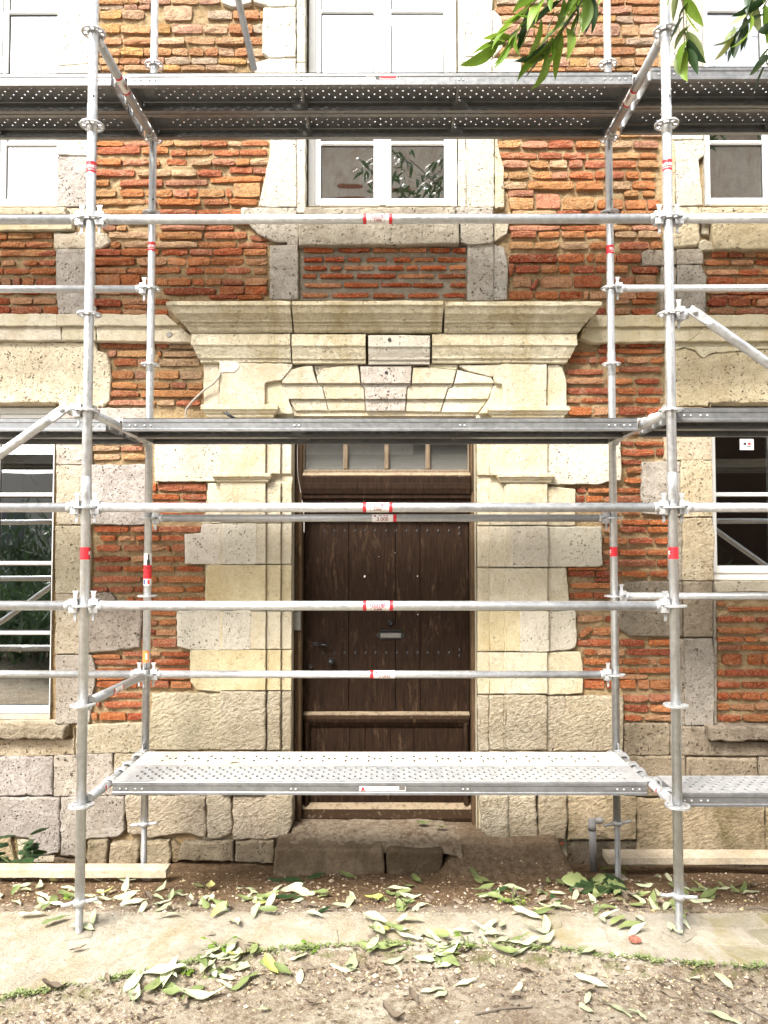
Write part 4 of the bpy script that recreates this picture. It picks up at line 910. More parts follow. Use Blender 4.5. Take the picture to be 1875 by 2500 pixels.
# spy hole, letter plate, handle, knob, lock, strike box
p = D(8, 862, 830); MB().lathe([(0.026,0),(0.024,-0.008),(0.017,-0.011),(0.016,-0.016),(0.013,-0.016),(0.012,-0.010)], (p[0], DY, p[1]), 20, 'Y').build('spy_hole', IRON, DOOR)
a_ = D(8, 770, 935); b_ = D(8, 962, 885); cz = (a_[1]+b_[1])/2
m = MB(); hw = (b_[0]-a_[0])/2; hh = (b_[1]-a_[1])/2; cx = (a_[0]+b_[0])/2
m.prism([(cx-hw,cz),(cx-hw*0.86,cz-hh*0.5),(cx-hw*0.72,cz-hh),(cx+hw*0.72,cz-hh),(cx+hw*0.86,cz-hh*0.5),(cx+hw,cz),(cx+hw*0.86,cz+hh*0.5),(cx+hw*0.72,cz+hh),(cx-hw*0.72,cz+hh),(cx-hw*0.86,cz+hh*0.5)], DY-0.006, DY+0.002, 0.003)
LP = m.build('letter_plate', IRON, DOOR)
MB().bbox((cx-hw*0.68, DY-0.012, cz-hh*0.62), (cx+hw*0.68, DY-0.0055, cz+hh*0.62), 0.004).build('letter_flap', GPLATE, DOOR)
MB().bbox((cx-hw*0.78, DY-0.022, cz+hh*1.06), (cx+hw*0.78, DY+0.001, cz+hh*1.42), 0.006).build('letter_hood', IRON, DOOR)
p = D(8, 425, 965); m = MB(); m.lathe([(0.012,0.0),(0.012,-0.03),(0.008,-0.05)], (p[0], DY, p[1]), 12, 'Y'); m.ring([((p[0]-0.012,DY-0.045,p[1]),0.009),((p[0]+0.03,DY-0.048,p[1]),0.008),((p[0]+0.072,DY-0.046,p[1]-0.002),0.009)], 10); m.bbox((p[0]-0.06, DY-0.006, p[1]-0.014), (p[0]-0.02, DY+0.001, p[1]+0.014), 0.002); m.build('handle', IRON, DOOR)
p = D(8, 490, 1075); MB().lathe([(0.027,0.0),(0.025,-0.007),(0.012,-0.010),(0.011,-0.030),(0.020,-0.036),(0.023,-0.046),(0.017,-0.056),(0.003,-0.059)], (p[0], DY, p[1]), 20, 'Y').build('knob', IRON, DOOR)
p = D(8, 360, 1105); MB().lathe([(0.018,0.0),(0.016,-0.008),(0.010,-0.009),(0.009,-0.004)], (p[0], DY, p[1]), 16, 'Y').build('lock', IRON, DOOR)
a_ = tat(8, 246, 880, fy-0.04); b_ = tat(8, 296, 758, fy-0.04); MB().bbox((a_[0], fy-0.04, a_[1]), (b_[0], fy+0.004, b_[1]), 0.004).build('strike_box', GPLATE, DOOR)
for x, y, r in ((700, 538, 0.010), (1035, 535, 0.005), (1037, 778, 0.006), (893, 388, 0.003), (790, 412, 0.0025)):
    p = D(8, x, y); q = random.Random(x); m = MB(); m.prism([(p[0]+r*q.uniform(0.6,1.1)*math.cos(k), p[1]+r*q.uniform(0.6,1.2)*math.sin(k)) for k in (0,1,2,3,4,5)], DY-0.0015, DY+0.002); m.build('paint_fleck', LWHITE, DOOR)
# door step: two dark blocks with trodden sand on the tread
sy = W-0.29; c0 = at(690, 2062, sy); c1 = at(930, 2070, sy); c2 = at(1082, 2070, sy); ztr = 0.0
STEP = MB(); 
nx_ = 60; ny_ = 26; xa = c0[0]+0.03; xb = MX0+0.10; vs = []
for j in range(ny_+1):
    for i in range(nx_+1):
        x = xa+(xb-xa)*i/nx_; y = sy+0.03+(DY+0.02-sy-0.03)*j/ny_
        vs.append((x, y, -0.075+0.035*sstep(0, 0.12, j/ny_)+0.035*sstep(0.1, 0.6, j/ny_)+0.010*noise.noise((x*6, y*6, 1))+0.006*noise.noise((x*21, y*21, 4))-0.02*sstep(0.86, 1, i/nx_)))
STEP.cur = (0.35, 0.0, 0.55); STEP.add(vs, [(j*(nx_+1)+i, j*(nx_+1)+i+1, (j+1)*(nx_+1)+i+1, (j+1)*(nx_+1)+i) for j in range(ny_) for i in range(nx_)], True)
STEPO = STEP.build('doorstep', GROUND, HOUSE)
def lump(name, x0, x1, y0, y1, z0, z1, mat, parent, seed, tint=(1,1,1), bev=0.02):
    r = random.Random(seed); q = MB(); q.cur = tint
    p = chaikin(resample([(x0,z0),(x1,z0),(x1,z1),(x0,z1)], 0.07, 0.008, r), 0.22)
    q.prism(p, y0, y1, bev, smooth=False); return q.build(name, mat, parent, loc=((x0+x1)/2, y0, z0))
zs0 = at(800, 2134, sy)[1]
lump('stone', at(668, 2100, sy)[0], at(938, 2100, sy)[0], sy, W+0.05, zs0-0.03, -0.035, STEPD, STEPO, 1, (1.1,1.05,1.0))
lump('stone', at(944, 2100, sy)[0], at(1081, 2100, sy)[0], sy+0.015, W+0.05, zs0-0.03, -0.048, STEPD, STEPO, 2, (0.8,0.76,0.72))
# ---------------------------------------------------------------- casement windows
def window(kind, cx, z0, z1, bars, label, half=0.545, mull=None):
    y = W+0.15; fw = 0.05
    m = MB()
    m.bbox((cx-half, y, z0), (cx-half+fw, y+0.07, z1), 0.006); m.bbox((cx+half-fw, y, z0), (cx+half, y+0.07, z1), 0.006)
    m.bbox((cx-half+fw, y+0.0008, z0), (cx+half-fw, y+0.07, z0+0.045), 0.006); m.bbox((cx-half+fw, y+0.0008, z1-fw), (cx+half-fw, y+0.07, z1), 0.006)
    w = m.build('window', PVC, HOUSE, label=label)
    for s in (-1, 1):
        xo = cx+s*(half-fw-0.001); xi = cx+s*0.022; a_, b_ = min(xo, xi), max(xo, xi); t = 0.042
        q = MB()
        q.bbox((a_, y-0.012, z0+0.046), (a_+t, y+0.045, z1-fw-0.001), 0.008); q.bbox((b_-t, y-0.012, z0+0.046), (b_, y+0.045, z1-fw-0.001), 0.008)
        q.bbox((a_+t, y-0.0112, z0+0.046), (b_-t, y+0.044, z0+0.046+0.055), 0.008); q.bbox((a_+t, y-0.0112, z1-fw-0.055), (b_-t, y+0.044, z1-fw-0.001), 0.008)
        q.build('sash', PVC, w)
        lv = [z0+0.101]+bars+[z1-fw-0.055]
        for zb_ in bars: MB().bbox((a_+t, y-0.009, zb_-0.014), (b_-t, y+0.04, zb_+0.014), 0.007).build('glazing_bar', PVC, w)
        for k in range(len(lv)-1):
            lo = lv[k]+(0.014 if k else 0); hi = lv[k+1]-(0.014 if k < len(lv)-2 else 0); g = MB()
            g.box((a_+t, y+0.012, lo), (b_-t, y+0.018, hi)); tl = SR.uniform(-0.0010, 0.0010)
            g.v = [(vx, vy+tl*(vz-lo)/(hi-lo)*3, vz) for vx, vy, vz in g.v]
            g.build('pane', GLASS, w)
            e = 0.007; s_ = MB()
            for b4 in (((a_+t, lo), (a_+t+e, hi)), ((b_-t-e, lo), (b_-t, hi)), ((a_+t+e, lo), (b_-t-e, lo+e)), ((a_+t+e, hi-e), (b_-t-e, hi))):
                s_.box((b4[0][0], y+0.0095, b4[0][1]), (b4[1][0], y+0.0118, b4[1][1]))
            s_.build('seal', SEAL, w)
    # middle post cover
    MB().bbox((cx-0.024, y-0.022, z0+0.047), (cx+0.024, y-0.0125, z1-fw), 0.006).build('mullion', PVC, w)
    return w
zb1 = at(900, 350, W+0.15)[1]; zb2 = at(900, 28, W+0.15)[1]; zz0 = at(900, 512, W+0.15)[1]
window('u', cxs['L'], zz0-0.02, 6.72, [zb1, zb2], 'white casement on the upper floor, cut by the left pole')
window('u', cxs['C'], zz0-0.02, 6.72, [zb1, zb2], 'white casement on the upper floor above the door')
window('u', cxs['R'], zz0-0.02, 6.72, [zb1, zb2], 'white casement on the upper floor behind hanging leaves')
gl = [at(60, y, W+0.15)[1] for y in (1545, 1375, 1208)]
wL = window('g', cxs['L'], at(60, 1757, W+0.15)[1], zg1-0.005, gl, 'tall white ground floor window with four panes high')
wR = window('g', cxs['R'], at(1800, 1416, W+0.15)[1], zg1-0.005, [gl[2]], 'short white ground floor window with notice on the glass')
a_ = tat(6, 1482, 1292, W+0.160); b_ = tat(6, 1568, 1222, W+0.160)
MB().box((a_[0], W+0.1605, a_[1]), (b_[0], W+0.1617, b_[1])).build('notice', LWHITE, wR)
for u0, u1, v0, v1, mt in ((0.26,0.46,0.45,0.66,INK), (0.58,0.78,0.45,0.66,RED), (0.5,0.82,0.30,0.38,INK)):
    MB().box((a_[0]+(b_[0]-a_[0])*u0, W+0.1596, a_[1]+(b_[1]-a_[1])*v0), (a_[0]+(b_[0]-a_[0])*u1, W+0.1604, a_[1]+(b_[1]-a_[1])*v1)).build('notice_mark', mt, wR)
a_ = tat(4, 235, 1306, W+0.16); b_ = tat(4, 320, 1240, W+0.16)
MB().box((a_[0], W+0.1605, a_[1]), (b_[0], W+0.1617, b_[1])).build('notice', LWHITE, wL)
# ================================================================ SCAFFOLD
TR = 0.02415
def font_polys(txt, size, bold=0.0):
    cu = bpy.data.curves.new('lettering', 'FONT'); cu.body = txt; cu.size = size; cu.align_x = 'CENTER'; cu.align_y = 'CENTER'; cu.resolution_u = 3; cu.offset = bold
    o = bpy.data.objects.new('lettering', cu); col.objects.link(o)
    dg = bpy.context.evaluated_depsgraph_get(); me = bpy.data.meshes.new_from_object(o.evaluated_get(dg))
    bm = bmesh.new(); bm.from_mesh(me)
    k = -size
    while k < size:
        bmesh.ops.bisect_plane(bm, geom=bm.verts[:]+bm.edges[:]+bm.faces[:], plane_co=(0, k, 0), plane_no=(0, 1, 0)); k += 0.003
    if len(bm.verts):
        x0 = min(v.co.x for v in bm.verts); x1 = max(v.co.x for v in bm.verts); k = x0
        while k < x1:
            bmesh.ops.bisect_plane(bm, geom=bm.verts[:]+bm.edges[:]+bm.faces[:], plane_co=(k, 0, 0), plane_no=(1, 0, 0)); k += 0.003
    bm.verts.index_update()
    v = [(p.co.x, p.co.y) for p in bm.verts]; f = [tuple(q.index for q in fc.verts) for fc in bm.faces]
    bm.free(); bpy.data.meshes.remove(me); bpy.data.objects.remove(o); bpy.data.curves.remove(cu)
    return v, f
FC = {}
def font(txt, size, bold=0.0):
    if (txt, size, bold) not in FC: FC[(txt, size, bold)] = font_polys(txt, size, bold)
    return FC[(txt, size, bold)]
def wrap(mb, vs, fs, c, axis_, r, ang0=0.0):   # lay a flat pattern (s along / t across) on a tube that faces -Y at angle 0
    out = []
    for s, t in vs:
        if axis_ == 'X': a = t/r+ang0; out.append((c[0]+s, c[1]-r*math.cos(a), c[2]+r*math.sin(a)))
        else: a = s/r+ang0; out.append((c[0]+r*math.sin(a), c[1]-r*math.cos(a), c[2]+t))
    mb.add(out, fs, True)
def patch(s0, s1, t0, t1, ns, nt):
    vs = [(s0+(s1-s0)*i/ns, t0+(t1-t0)*j/nt) for j in range(nt+1) for i in range(ns+1)]
    return vs, [(j*(ns+1)+i, j*(ns+1)+i+1, (j+1)*(ns+1)+i+1, (j+1)*(ns+1)+i) for j in range(nt) for i in range(ns)]
def rosette_mesh():
    bm = bmesh.new(); N = 48; rs = [TR+0.0005, 0.034, 0.0515, 0.0615]; V = {}
    for i, r in enumerate(rs):
        for k in range(N):
            t = 2*math.pi*(k+0.5)/N; V[i, k] = bm.verts.new((r*math.cos(t), r*math.sin(t), 0.0045))
    fs = []
    for i in range(3):
        for k in range(N):
            big = (k//6) % 2 == 0
            if i == 1 and ((k % 6) not in ((5,) if big else (0, 4, 5))): continue
            fs.append(bm.faces.new((V[i,k], V[i,(k+1)%N], V[i+1,(k+1)%N], V[i+1,k])))
    e = bmesh.ops.extrude_face_region(bm, geom=fs)
    bmesh.ops.translate(bm, verts=[g for g in e['geom'] if isinstance(g, bmesh.types.BMVert)], vec=(0, 0, -0.009))
    bmesh.ops.recalc_face_normals(bm, faces=bm.faces)
    me = bpy.data.meshes.new('rosette'); bm.to_mesh(me); bm.free(); me.materials.append(CAST); return me
ROS = rosette_mesh()
def head_mesh():                               # wedge head at a ledger end; local +X points along the ledger, rosette centre at 0
    m = MB()
    for s in (-1, 1):
        a0, a1 = (0.0065, 0.034) if s > 0 else (-0.034, -0.0065)
        pl = [(0.027,-0.024),(0.045,-0.027),(0.074,-0.022),(0.074,0.022),(0.045,0.027),(0.027,0.024)]
        z0, z1 = (a0, a1); q = 0.008
        lo = [(x, y, z0) for x, y in pl]; hi = [(x+(0.004 if x < 0.05 else 0), y*0.86, z1) for x, y in pl]
        if s < 0: lo, hi = [(x+(0.004 if x < 0.05 else 0), y*0.86, z0) for x, y in pl], [(x, y, z1) for x, y in pl]
        n = len(pl); m.add(lo+hi, [tuple(range(n))[::-1], tuple(range(n, 2*n))]+[(k, (k+1)%n, n+(k+1)%n, n+k) for k in range(n)])
    m.box((0.0642, -0.019, -0.030), (0.0738, 0.019, 0.030))
    m.ring([((0.070,0,0), 0.021), ((0.080,0,0), 0.0262), ((0.094,0,0), 0.0262), ((0.096,0,0), 0.0245)], 16)
    return m.mesh('wedge_head', CAST)
def wedge_mesh():
    m = MB(); m.prism([(0.040,-0.075),(0.052,-0.078),(0.0535,0.0),(0.056,0.060),(0.062,0.075),(0.030,0.075),(0.037,0.055),(0.039,0.0)], -0.003, 0.003)
    m.lathe([(0.006,-0.005),(0.006,0.005)], (0.046, 0, -0.068), 10, 'Y'); return m.mesh('wedge', CAST)
HEAD = head_mesh(); WEDGE = wedge_mesh()
def place(me, name, parent, pos, rz=0.0):
    o = bpy.data.objects.new(name, me); link(o, parent); o.location = Vector(pos)-ORG[parent.name]; o.rotation_euler = (0, 0, rz); return o
# ---------------------------------------------------------------- stickers
def sticker_tube(parent, c, axis_, L, kind, ang=0.0, r=TR):
    base = MB(); red = MB(); pink = MB(); ink = MB()
    t0, t1 = -0.040, 0.040
    vs, fs = patch(-L/2, L/2, t0, t1, 4, 14)
    wrap(base, vs, fs, c, axis_, r+0.0006, ang)
    st = base.build('sticker', LWHITE, parent)
    def put(mb, txt, size, s, t, bold=0.0, rot=False):
        v, f = font(txt, size, bold); v = [(x+s, y+t) for x, y in v]; wrap(mb, v, f, c, axis_, r+0.0014, ang)
    def band(mb, s0, s1, a, b): v, f = patch(s0, s1, a, b, 2, 14); wrap(mb, v, f, c, axis_, r+0.0010, ang)
    if kind == 'front':
        r2 = MB(); band(r2, -L/2, -L/2+0.018, t0, t1); r2.build('sticker_print', RED, st); band(red, L/2-0.018, L/2, t0, t1)
        put(pink, 'mınet', 0.036, 0, 0.017, 0.0012); put(pink, '•ECHAFAUDAGES•', 0.0085, 0, 0.0015, 0.0002)
        put(ink, '3.000', 0.0185, 0, -0.0135, 0.0004)
        for a, b in ((-0.0035, -0.0023), (-0.0245, -0.0233)): v, f = patch(-0.036, 0.036, a, b, 3, 1); wrap(ink, v, f, c, axis_, r+0.0010, ang)
        for a in (-0.0372, 0.0360): v, f = patch(a, a+0.0012, -0.0245, -0.0023, 1, 5); wrap(ink, v, f, c, axis_, r+0.0010, ang)
        put(pink, 'x', 0.012, L/2-0.009, 0.006)
    elif kind in ('rear_r', 'rear_l'):
        s = 1 if kind == 'rear_r' else -1
        band(red, *sorted((s*L/2, s*(L/2-0.022))), t0, t1)
        put(ink, '3.000', 0.034, -s*0.011, -0.009, 0.0005); put(ink, 'MBC', 0.011, -s*0.012-0.012, 0.016, 0.0003); put(red, 'minet', 0.013, -s*0.012+0.022, 0.016, 0.0004)
        v, f = patch(-s*0.011-0.052, -s*0.011-0.040, 0.008, 0.022, 2, 4); v = [(x+0.004*math.sin(y*300), y) for x, y in v]; wrap(ink, v, f, c, axis_, r+0.0010, ang)
    if red.v: red.build('sticker_print', RED, st)
    if pink.v: pink.build('sticker_print', PINK, st)
    if ink.v: ink.build('sticker_print', MAROON, st)
    return st
def sticker_post(parent, X_, Y_, z, h, mat, txt=None, size=0.03, a=1.9, shift=0.0, rowsp=()):
    b = MB(); v, f = patch(-a*TR, a*TR, -h/2, h/2, 24, 2); wrap(b, v, f, (X_, Y_, z), 'Z', TR+0.0006); st = b.build('sticker', mat, parent)
    if txt:
        q = MB(); v, f = font(txt, size, 0.0008); wrap(q, [(x+shift, y+0.004) for x, y in v], f, (X_, Y_, z), 'Z', TR+0.0013)
        v, f = font('ECHAFAUDAGES', size*0.24, 0.0002); wrap(q, [(x+shift, y-size*0.45) for x, y in v], f, (X_, Y_, z), 'Z', TR+0.0013); q.build('sticker_print', LWHITE, st)
    for (y0, y1, s0, s1, m2) in rowsp:
        q = MB(); v, f = patch(s0*TR, s1*TR, y0, y1, 24, 1); wrap(q, v, f, (X_, Y_, z), 'Z', TR+0.0011); q.build('sticker_print', m2, st)
    return st
# ---------------------------------------------------------------- standards with their base jacks
def standard(X_, Y_, zr, zlo, ztop, label, sleeves, holes=()):
    o = empty('scaffold_standard', (X_, Y_, zlo), label, 'scaffold pole', 'upright scaffold poles')
    m = MB(); m.hollow((X_, Y_, zlo), (X_, Y_, ztop), TR, n=28); m.build('tube', GALV, o)
    for k, z in enumerate(zr): place(ROS, 'rosette', o, (X_, Y_, z), 0.35+k*0.2)
    for z in sleeves:
        m = MB(); m.ring([((X_,Y_,z-0.075), TR+0.0006), ((X_,Y_,z-0.074), TR+0.0022), ((X_,Y_,z+0.074), TR+0.0022), ((X_,Y_,z+0.076), TR+0.0006)], 28); m.build('sleeve', GALV, o)
    for z in holes:
        for dz, a in ((0.0, 0.5), (-0.09, -0.4)):
            m = MB(); m.lathe([(0.0055, 0.0012), (0.0055, -0.0012)], (0, 0, 0), 12, 'Y')
            m.v = [((TR+0.0002)*math.sin(a)+X_+p[0]*math.cos(a)+p[1]*math.sin(-a)*-1, Y_-(TR+0.0002)*math.cos(a)+p[1]*math.cos(a)+p[0]*math.sin(a), z+dz+p[2]) for p in m.v]; m.build('pin_hole', SEAL, o)
    return o
def jack(X_, Y_, z0, z1, label, rot=0.2, plate=True):
    o = empty('base_jack', (X_, Y_, z0), label, 'base jack', 'screw jacks under the poles')
    prof = []; z = z0+0.006
    while z < z1+0.05: prof += [(0.0165, z), (0.0190, z+0.0035), (0.0190, z+0.0050), (0.0165, z+0.0085)]; z += 0.0095
    MB().lathe(prof, (X_, Y_, 0), 18).build('screw', GALVD, o)
    m = MB(); m.lathe([(0.0195,z1-0.030),(0.030,z1-0.028),(0.032,z1-0.006),(0.027,z1-0.001),(0.0195,z1-0.001)], (X_,Y_,0), 20)
    for s in (0, math.pi):
        c, q = math.cos(rot+s), math.sin(rot+s); dz = 0.004 if s == 0 else -0.010
        m.ring([((X_+c*0.025, Y_+q*0.025, z1-0.014), 0.011), ((X_+c*0.055, Y_+q*0.055, z1-0.014+dz), 0.009), ((X_+c*0.088, Y_+q*0.088, z1-0.010+dz*1.5), 0.010)], 10)
    m.build('wing_nut', CAST, o)
    m = MB(); a = 0.062; ce, si = math.cos(rot*2), math.sin(rot*2)
    pl = [(-a,-a),(a,-a),(a,a),(-a,a)]; pl = [(X_+ce*x-si*y, Y_+si*x+ce*y) for x, y in pl]
    m.add([(x, y, z0) for x, y in pl]+[(x, y, z0+0.007) for x, y in pl], [(3,2,1,0),(4,5,6,7)]+[(k, (k+1)%4, 4+(k+1)%4, 4+k) for k in range(4)]); m.build('base_plate', JOINT, o)
ZF = [4.628-0.5*k for k in range(9)]; ZR = [5.106-0.5*k for k in range(10)]
pFL = standard(0, 0, [5.128]+ZF, at(198, 2195, 0)[1], 6.1, 'galvanised front pole standing left of the door with red band and sticker', [at(221, 259, 0)[1]-0.07, at(207, 1200, 0)[1]], (at(222, 240, 0)[1], at(208, 1175, 0)[1]))
pFR = standard(3, 0, [5.128]+ZF, at(1654, 2180, 0)[1], 6.1, 'galvanised front pole standing right of the door with the long diagonal brace', [at(1627, 262, 0)[1]-0.07, at(1640, 1190, 0)[1]], (at(1626, 240, 0)[1], at(1640, 1172, 0)[1]))
pRL = standard(0, 1, ZR, at(362, 2006, 1)[1], 6.4, 'galvanised wall side pole left of the door with flag and orange stickers', [at(369, 880, 1)[1]], (at(372, 490, 1)[1],))
pRR = standard(3, 1, ZR, at(1508, 2004, 1)[1], 6.4, 'galvanised wall side pole right of the door near the grey drain pipe', [at(1496, 890, 1)[1]], (at(1490, 490, 1)[1],))
jack(0, 0, gh(0, 0)+0.006, at(198, 2195, 0)[1], 'screw jack on the dusty paving under the front left pole', 0.15)
jack(3, 0, gh(3, 0)+0.006, at(1654, 2180, 0)[1], 'screw jack on the mossy paving under the front right pole', -0.45)
jack(0, 1, gh(0, 1)+0.002, at(362, 2006, 1)[1], 'screw jack behind the ground board by small plinth blocks', -0.1)
jack(3, 1, gh(3, 1)+0.002, at(1508, 2004, 1)[1], 'screw jack behind the weeds beside the grey drain pipe', 0.1)
zpx = lambda px, py, Y: at(px, py, Y)[1]
sticker_post(pFL, 0, 0, zpx(223, 411, 0), 0.058, RED, 'mınet', 0.034, shift=0.022); sticker_post(pFR, 3, 0, zpx(1630, 406, 0), 0.056, RED, 'mınet', 0.034, shift=-0.016)
sticker_post(pRL, 0, 1, zpx(371, 604, 1), 0.060, RED, 'mınet', 0.034, shift=-0.004); sticker_post(pRR, 3, 1, zpx(1492, 611, 1), 0.058, RED, 'mınet', 0.034, shift=0.030)
sticker_post(pFL, 0, 0, zpx(206, 1351, 0), 0.062, RED, 'mınet', 0.034, shift=0.066); sticker_post(pFR, 3, 0, zpx(1641, 1350, 0), 0.060, RED, 'mınet', 0.034, shift=-0.066)
sticker_post(pRR, 3, 1, zpx(1498, 1347, 1), 0.060, RED, 'mınet', 0.034, shift=-0.064)
z_ = zpx(365, 1390, 1); sticker_post(pRL, 0, 1, z_, 0.205, LWHITE, rowsp=[(-0.060,0.028,-1.9,1.9,RED),(0.028,0.062,0.1,0.9,INK),(0.062,0.098,0.3,0.75,INK),(0.006,0.014,-0.6,0.6,INK),(-0.094,-0.066,-0.85,-0.30,NAVY),(-0.094,-0.066,0.30,0.85,RED)])
sticker_post(pRL, 0, 1, zpx(363, 1602, 1), 0.075, ORANGE, a=0.95, rowsp=[(-0.02,0.022,0.1,0.5,LWHITE)])
# ---------------------------------------------------------------- ledgers, transoms, braces
def ledger(p0, p1, label, name='ledger', cat='scaffold tube', group='horizontal scaffold tubes', mat=GALV, heads=(1, 1), r=TR):
    p0 = Vector(p0); p1 = Vector(p1); d = (p1-p0); rz = math.atan2(d.y, d.x); u = d.normalized()
    o = empty(name, tuple(p0), label, cat, group)
    MB().tube(p0+u*0.088, p1-u*0.088, r, 24).build('tube', mat, o)
    if heads[0]: place(HEAD, 'wedge_head', o, p0, rz); place(WEDGE, 'wedge', o, p0, rz)
    if heads[1]: place(HEAD, 'wedge_head', o, p1, rz+math.pi); place(WEDGE, 'wedge', o, p1, rz+math.pi)
    return o
sx = lambda px, Y: at(px, 1300, Y)[0]
l = ledger((0,0,ZF[2]), (3,0,ZF[2]), 'front rail across the upper window sill'); sticker_tube(l, (sx(922,0),0,ZF[2]), 'X', 0.152, 'front', -0.15)
l = ledger((0,0,ZF[5]), (3,0,ZF[5]), 'front rail just below the door transom'); sticker_tube(l, (sx(922,0),0,ZF[5]), 'X', 0.152, 'front', 0.05)
l = ledger((0,0,ZF[6]), (3,0,ZF[6]), 'front rail crossing the door above the letter plate'); sticker_tube(l, (sx(923,0),0,ZF[6]), 'X', 0.152, 'front', -0.25)
l = ledger((0,1,ZR[6]), (3,1,ZR[6]), 'dusty wall side rail below the door transom', mat=GALVD); sticker_tube(l, (sx(938,1),1,ZR[6]), 'X', 0.158, 'rear_r', 0.02)
l = ledger((0,1,ZR[8]), (3,1,ZR[8]), 'wall side rail crossing the door below the knob'); sticker_tube(l, (sx(934,1),1,ZR[8]), 'X', 0.158, 'rear_l', 0.02)
ledger((-3,0,ZF[2]), (0,0,ZF[2]), 'front rail below the upper left window sill'); ledger((3,0,ZF[2]), (6,0,ZF[2]), 'front rail below the upper right window sill')
ledger((-3,0,ZF[5]), (0,0,ZF[5]), 'upper of two front rails across the tall left window'); ledger((3,0,ZF[5]), (6,0,ZF[5]), 'front rail across the short right window')
ledger((-3,0,ZF[6]), (0,0,ZF[6]), 'lower of two front rails across the tall left window')
ledger((-3,1,ZR[3]), (0,1,ZR[3]), 'wall side rail above the left string course'); ledger((3,1,ZR[3]), (6,1,ZR[3]), 'wall side rail above the right string course')
ledger((-3,1,ZR[8]), (0,1,ZR[8]), 'wall side rail across the lowest pane of the left window'); ledger((3,1,ZR[7]), (6,1,ZR[7]), 'wall side rail under the short right window')
def transom(X_, k, label, sticker=None, mat=GALVD):
    z0 = ZF[k]; z1 = ZR[k+1]
    o = ledger((X_,0,z0), (X_,1,z1), label, 'transom', 'scaffold tube', 'cross tubes between front and wall side poles', mat=mat)
    if sticker:
        s = 1 if X_ < 1 else -1; c0 = sticker; r = TR
        def cyl(mb, y0, y1, a0, a1, off, n=14):
            vs = []
            for j in range(2):
                for i in range(n+1):
                    a = a0+(a1-a0)*i/n; yy = (y0, y1)[j]; vs.append((X_+(r+off)*math.sin(a), yy, z0+(z1-z0)*yy-(r+off)*math.cos(a)))
            mb.add(vs, [(i, i+1, n+2+i, n+1+i) for i in range(n)], True)
        b = MB(); cyl(b, c0-0.075, c0+0.075, -2.2, 2.2, 0.0006); st = b.build('sticker', LWHITE, o)
        for ya, yb in ((-0.075, -0.058), (0.062, 0.075)): q = MB(); cyl(q, c0+ya, c0+yb, -2.2, 2.2, 0.0011); q.build('sticker_print', RED, st)
        v, f = font('1.000', 0.030, 0.0004); q = MB(); out = []
        for x, y in v:
            a = s*(0.9)+s*y/r; yy = c0+x*(1 if s > 0 else -1); out.append((X_+(r+0.0014)*math.sin(a), yy, z0+(z1-z0)*yy-(r+0.0014)*math.cos(a)))
        q.add(out, f, True); q.build('sticker_print', MAROON, st)
    return o
transom(0, 0, 'cross tube under the topmost deck on the left, marked one metre', 0.42); transom(3, 0, 'cross tube under the topmost deck on the right, marked one metre', 0.55)
transom(0, 4, 'cross tube under the middle deck beside the left brace', mat=GALV); transom(3, 4, 'cross tube under the middle deck at the right', mat=GALV)
transom(0, 8, 'cross tube carrying the lowest deck at its left end', 0.34); transom(3, 8, 'cross tube carrying the lowest deck at its right end', 0.30)
transom(0, 7, 'low cross tube with a sticker over the left pier brickwork', 0.45)
def brace(p0, p1, label):
    p0 = Vector(p0); p1 = Vector(p1); u = (p1-p0).normalized(); sgn = 1 if u.x > 0 else -1
    o = empty('diagonal_brace', tuple(p0), label, 'scaffold brace', 'diagonal scaffold braces')
    y = -0.045; a = Vector((p0.x+sgn*0.11, y, p0.z-0.005)); b = Vector((p1.x-sgn*0.11, y, p1.z)); d = (b-a).normalized()
    m = MB(); m.ring([(a+d*0.075, TR*0.86), (a+d*0.11, TR), (b-d*0.11, TR), (b-d*0.075, TR*0.86)], 24); m.build('tube', GALV, o)
    for q, e in ((a, d), (b, -d)):
        n = Vector((-e.z, 0, e.x)); f = MB(); c = [q-e*0.03+n*0.022, q-e*0.03-n*0.022, q+e*0.05-n*0.026, q+e*0.105-n*0.020, q+e*0.105+n*0.020, q+e*0.05+n*0.026]
        f.prism([(k.x, k.z) for k in c], y-0.007, y+0.007, 0.004); pl = f.build('end_plate', GALV, o)
        MB().lathe([(0.014,0.0),(0.014,-0.006),(0.009,-0.007),(0.009,-0.015),(0.006,-0.017)], (q.x, y-0.0072, q.z), 6 if 0 else 14, 'Y').build('bolt', CAST, o)
    place(HEAD, 'wedge_head', o, p0, 0 if sgn > 0 else math.pi); place(WEDGE, 'wedge', o, p0, 0 if sgn > 0 else math.pi)
    return o
brace((0,0,ZF[4]), (-3,0,ZF[8]), 'diagonal brace falling to the left across the tall window')
brace((3,0,ZF[3]), (6,0,ZF[7]), 'diagonal brace falling to the right over the pitted lintel')
lt = empty('leaning_tube', (1.05, 0.62, 4.66), 'loose galvanised tube leaning up from the topmost deck', 'scaffold tube')
a = at(621, 172, 0.72); b = at(582, 0, 0.55); d_ = (Vector((b[0],0.55,b[1]))-Vector((a[0],0.72,a[1])))
MB().hollow((a[0],0.72,a[1]), Vector((a[0],0.72,a[1]))+d_*3.2, TR*0.86, n=20).build('tube', GALVD, lt); lt_o = ORG[lt.name]
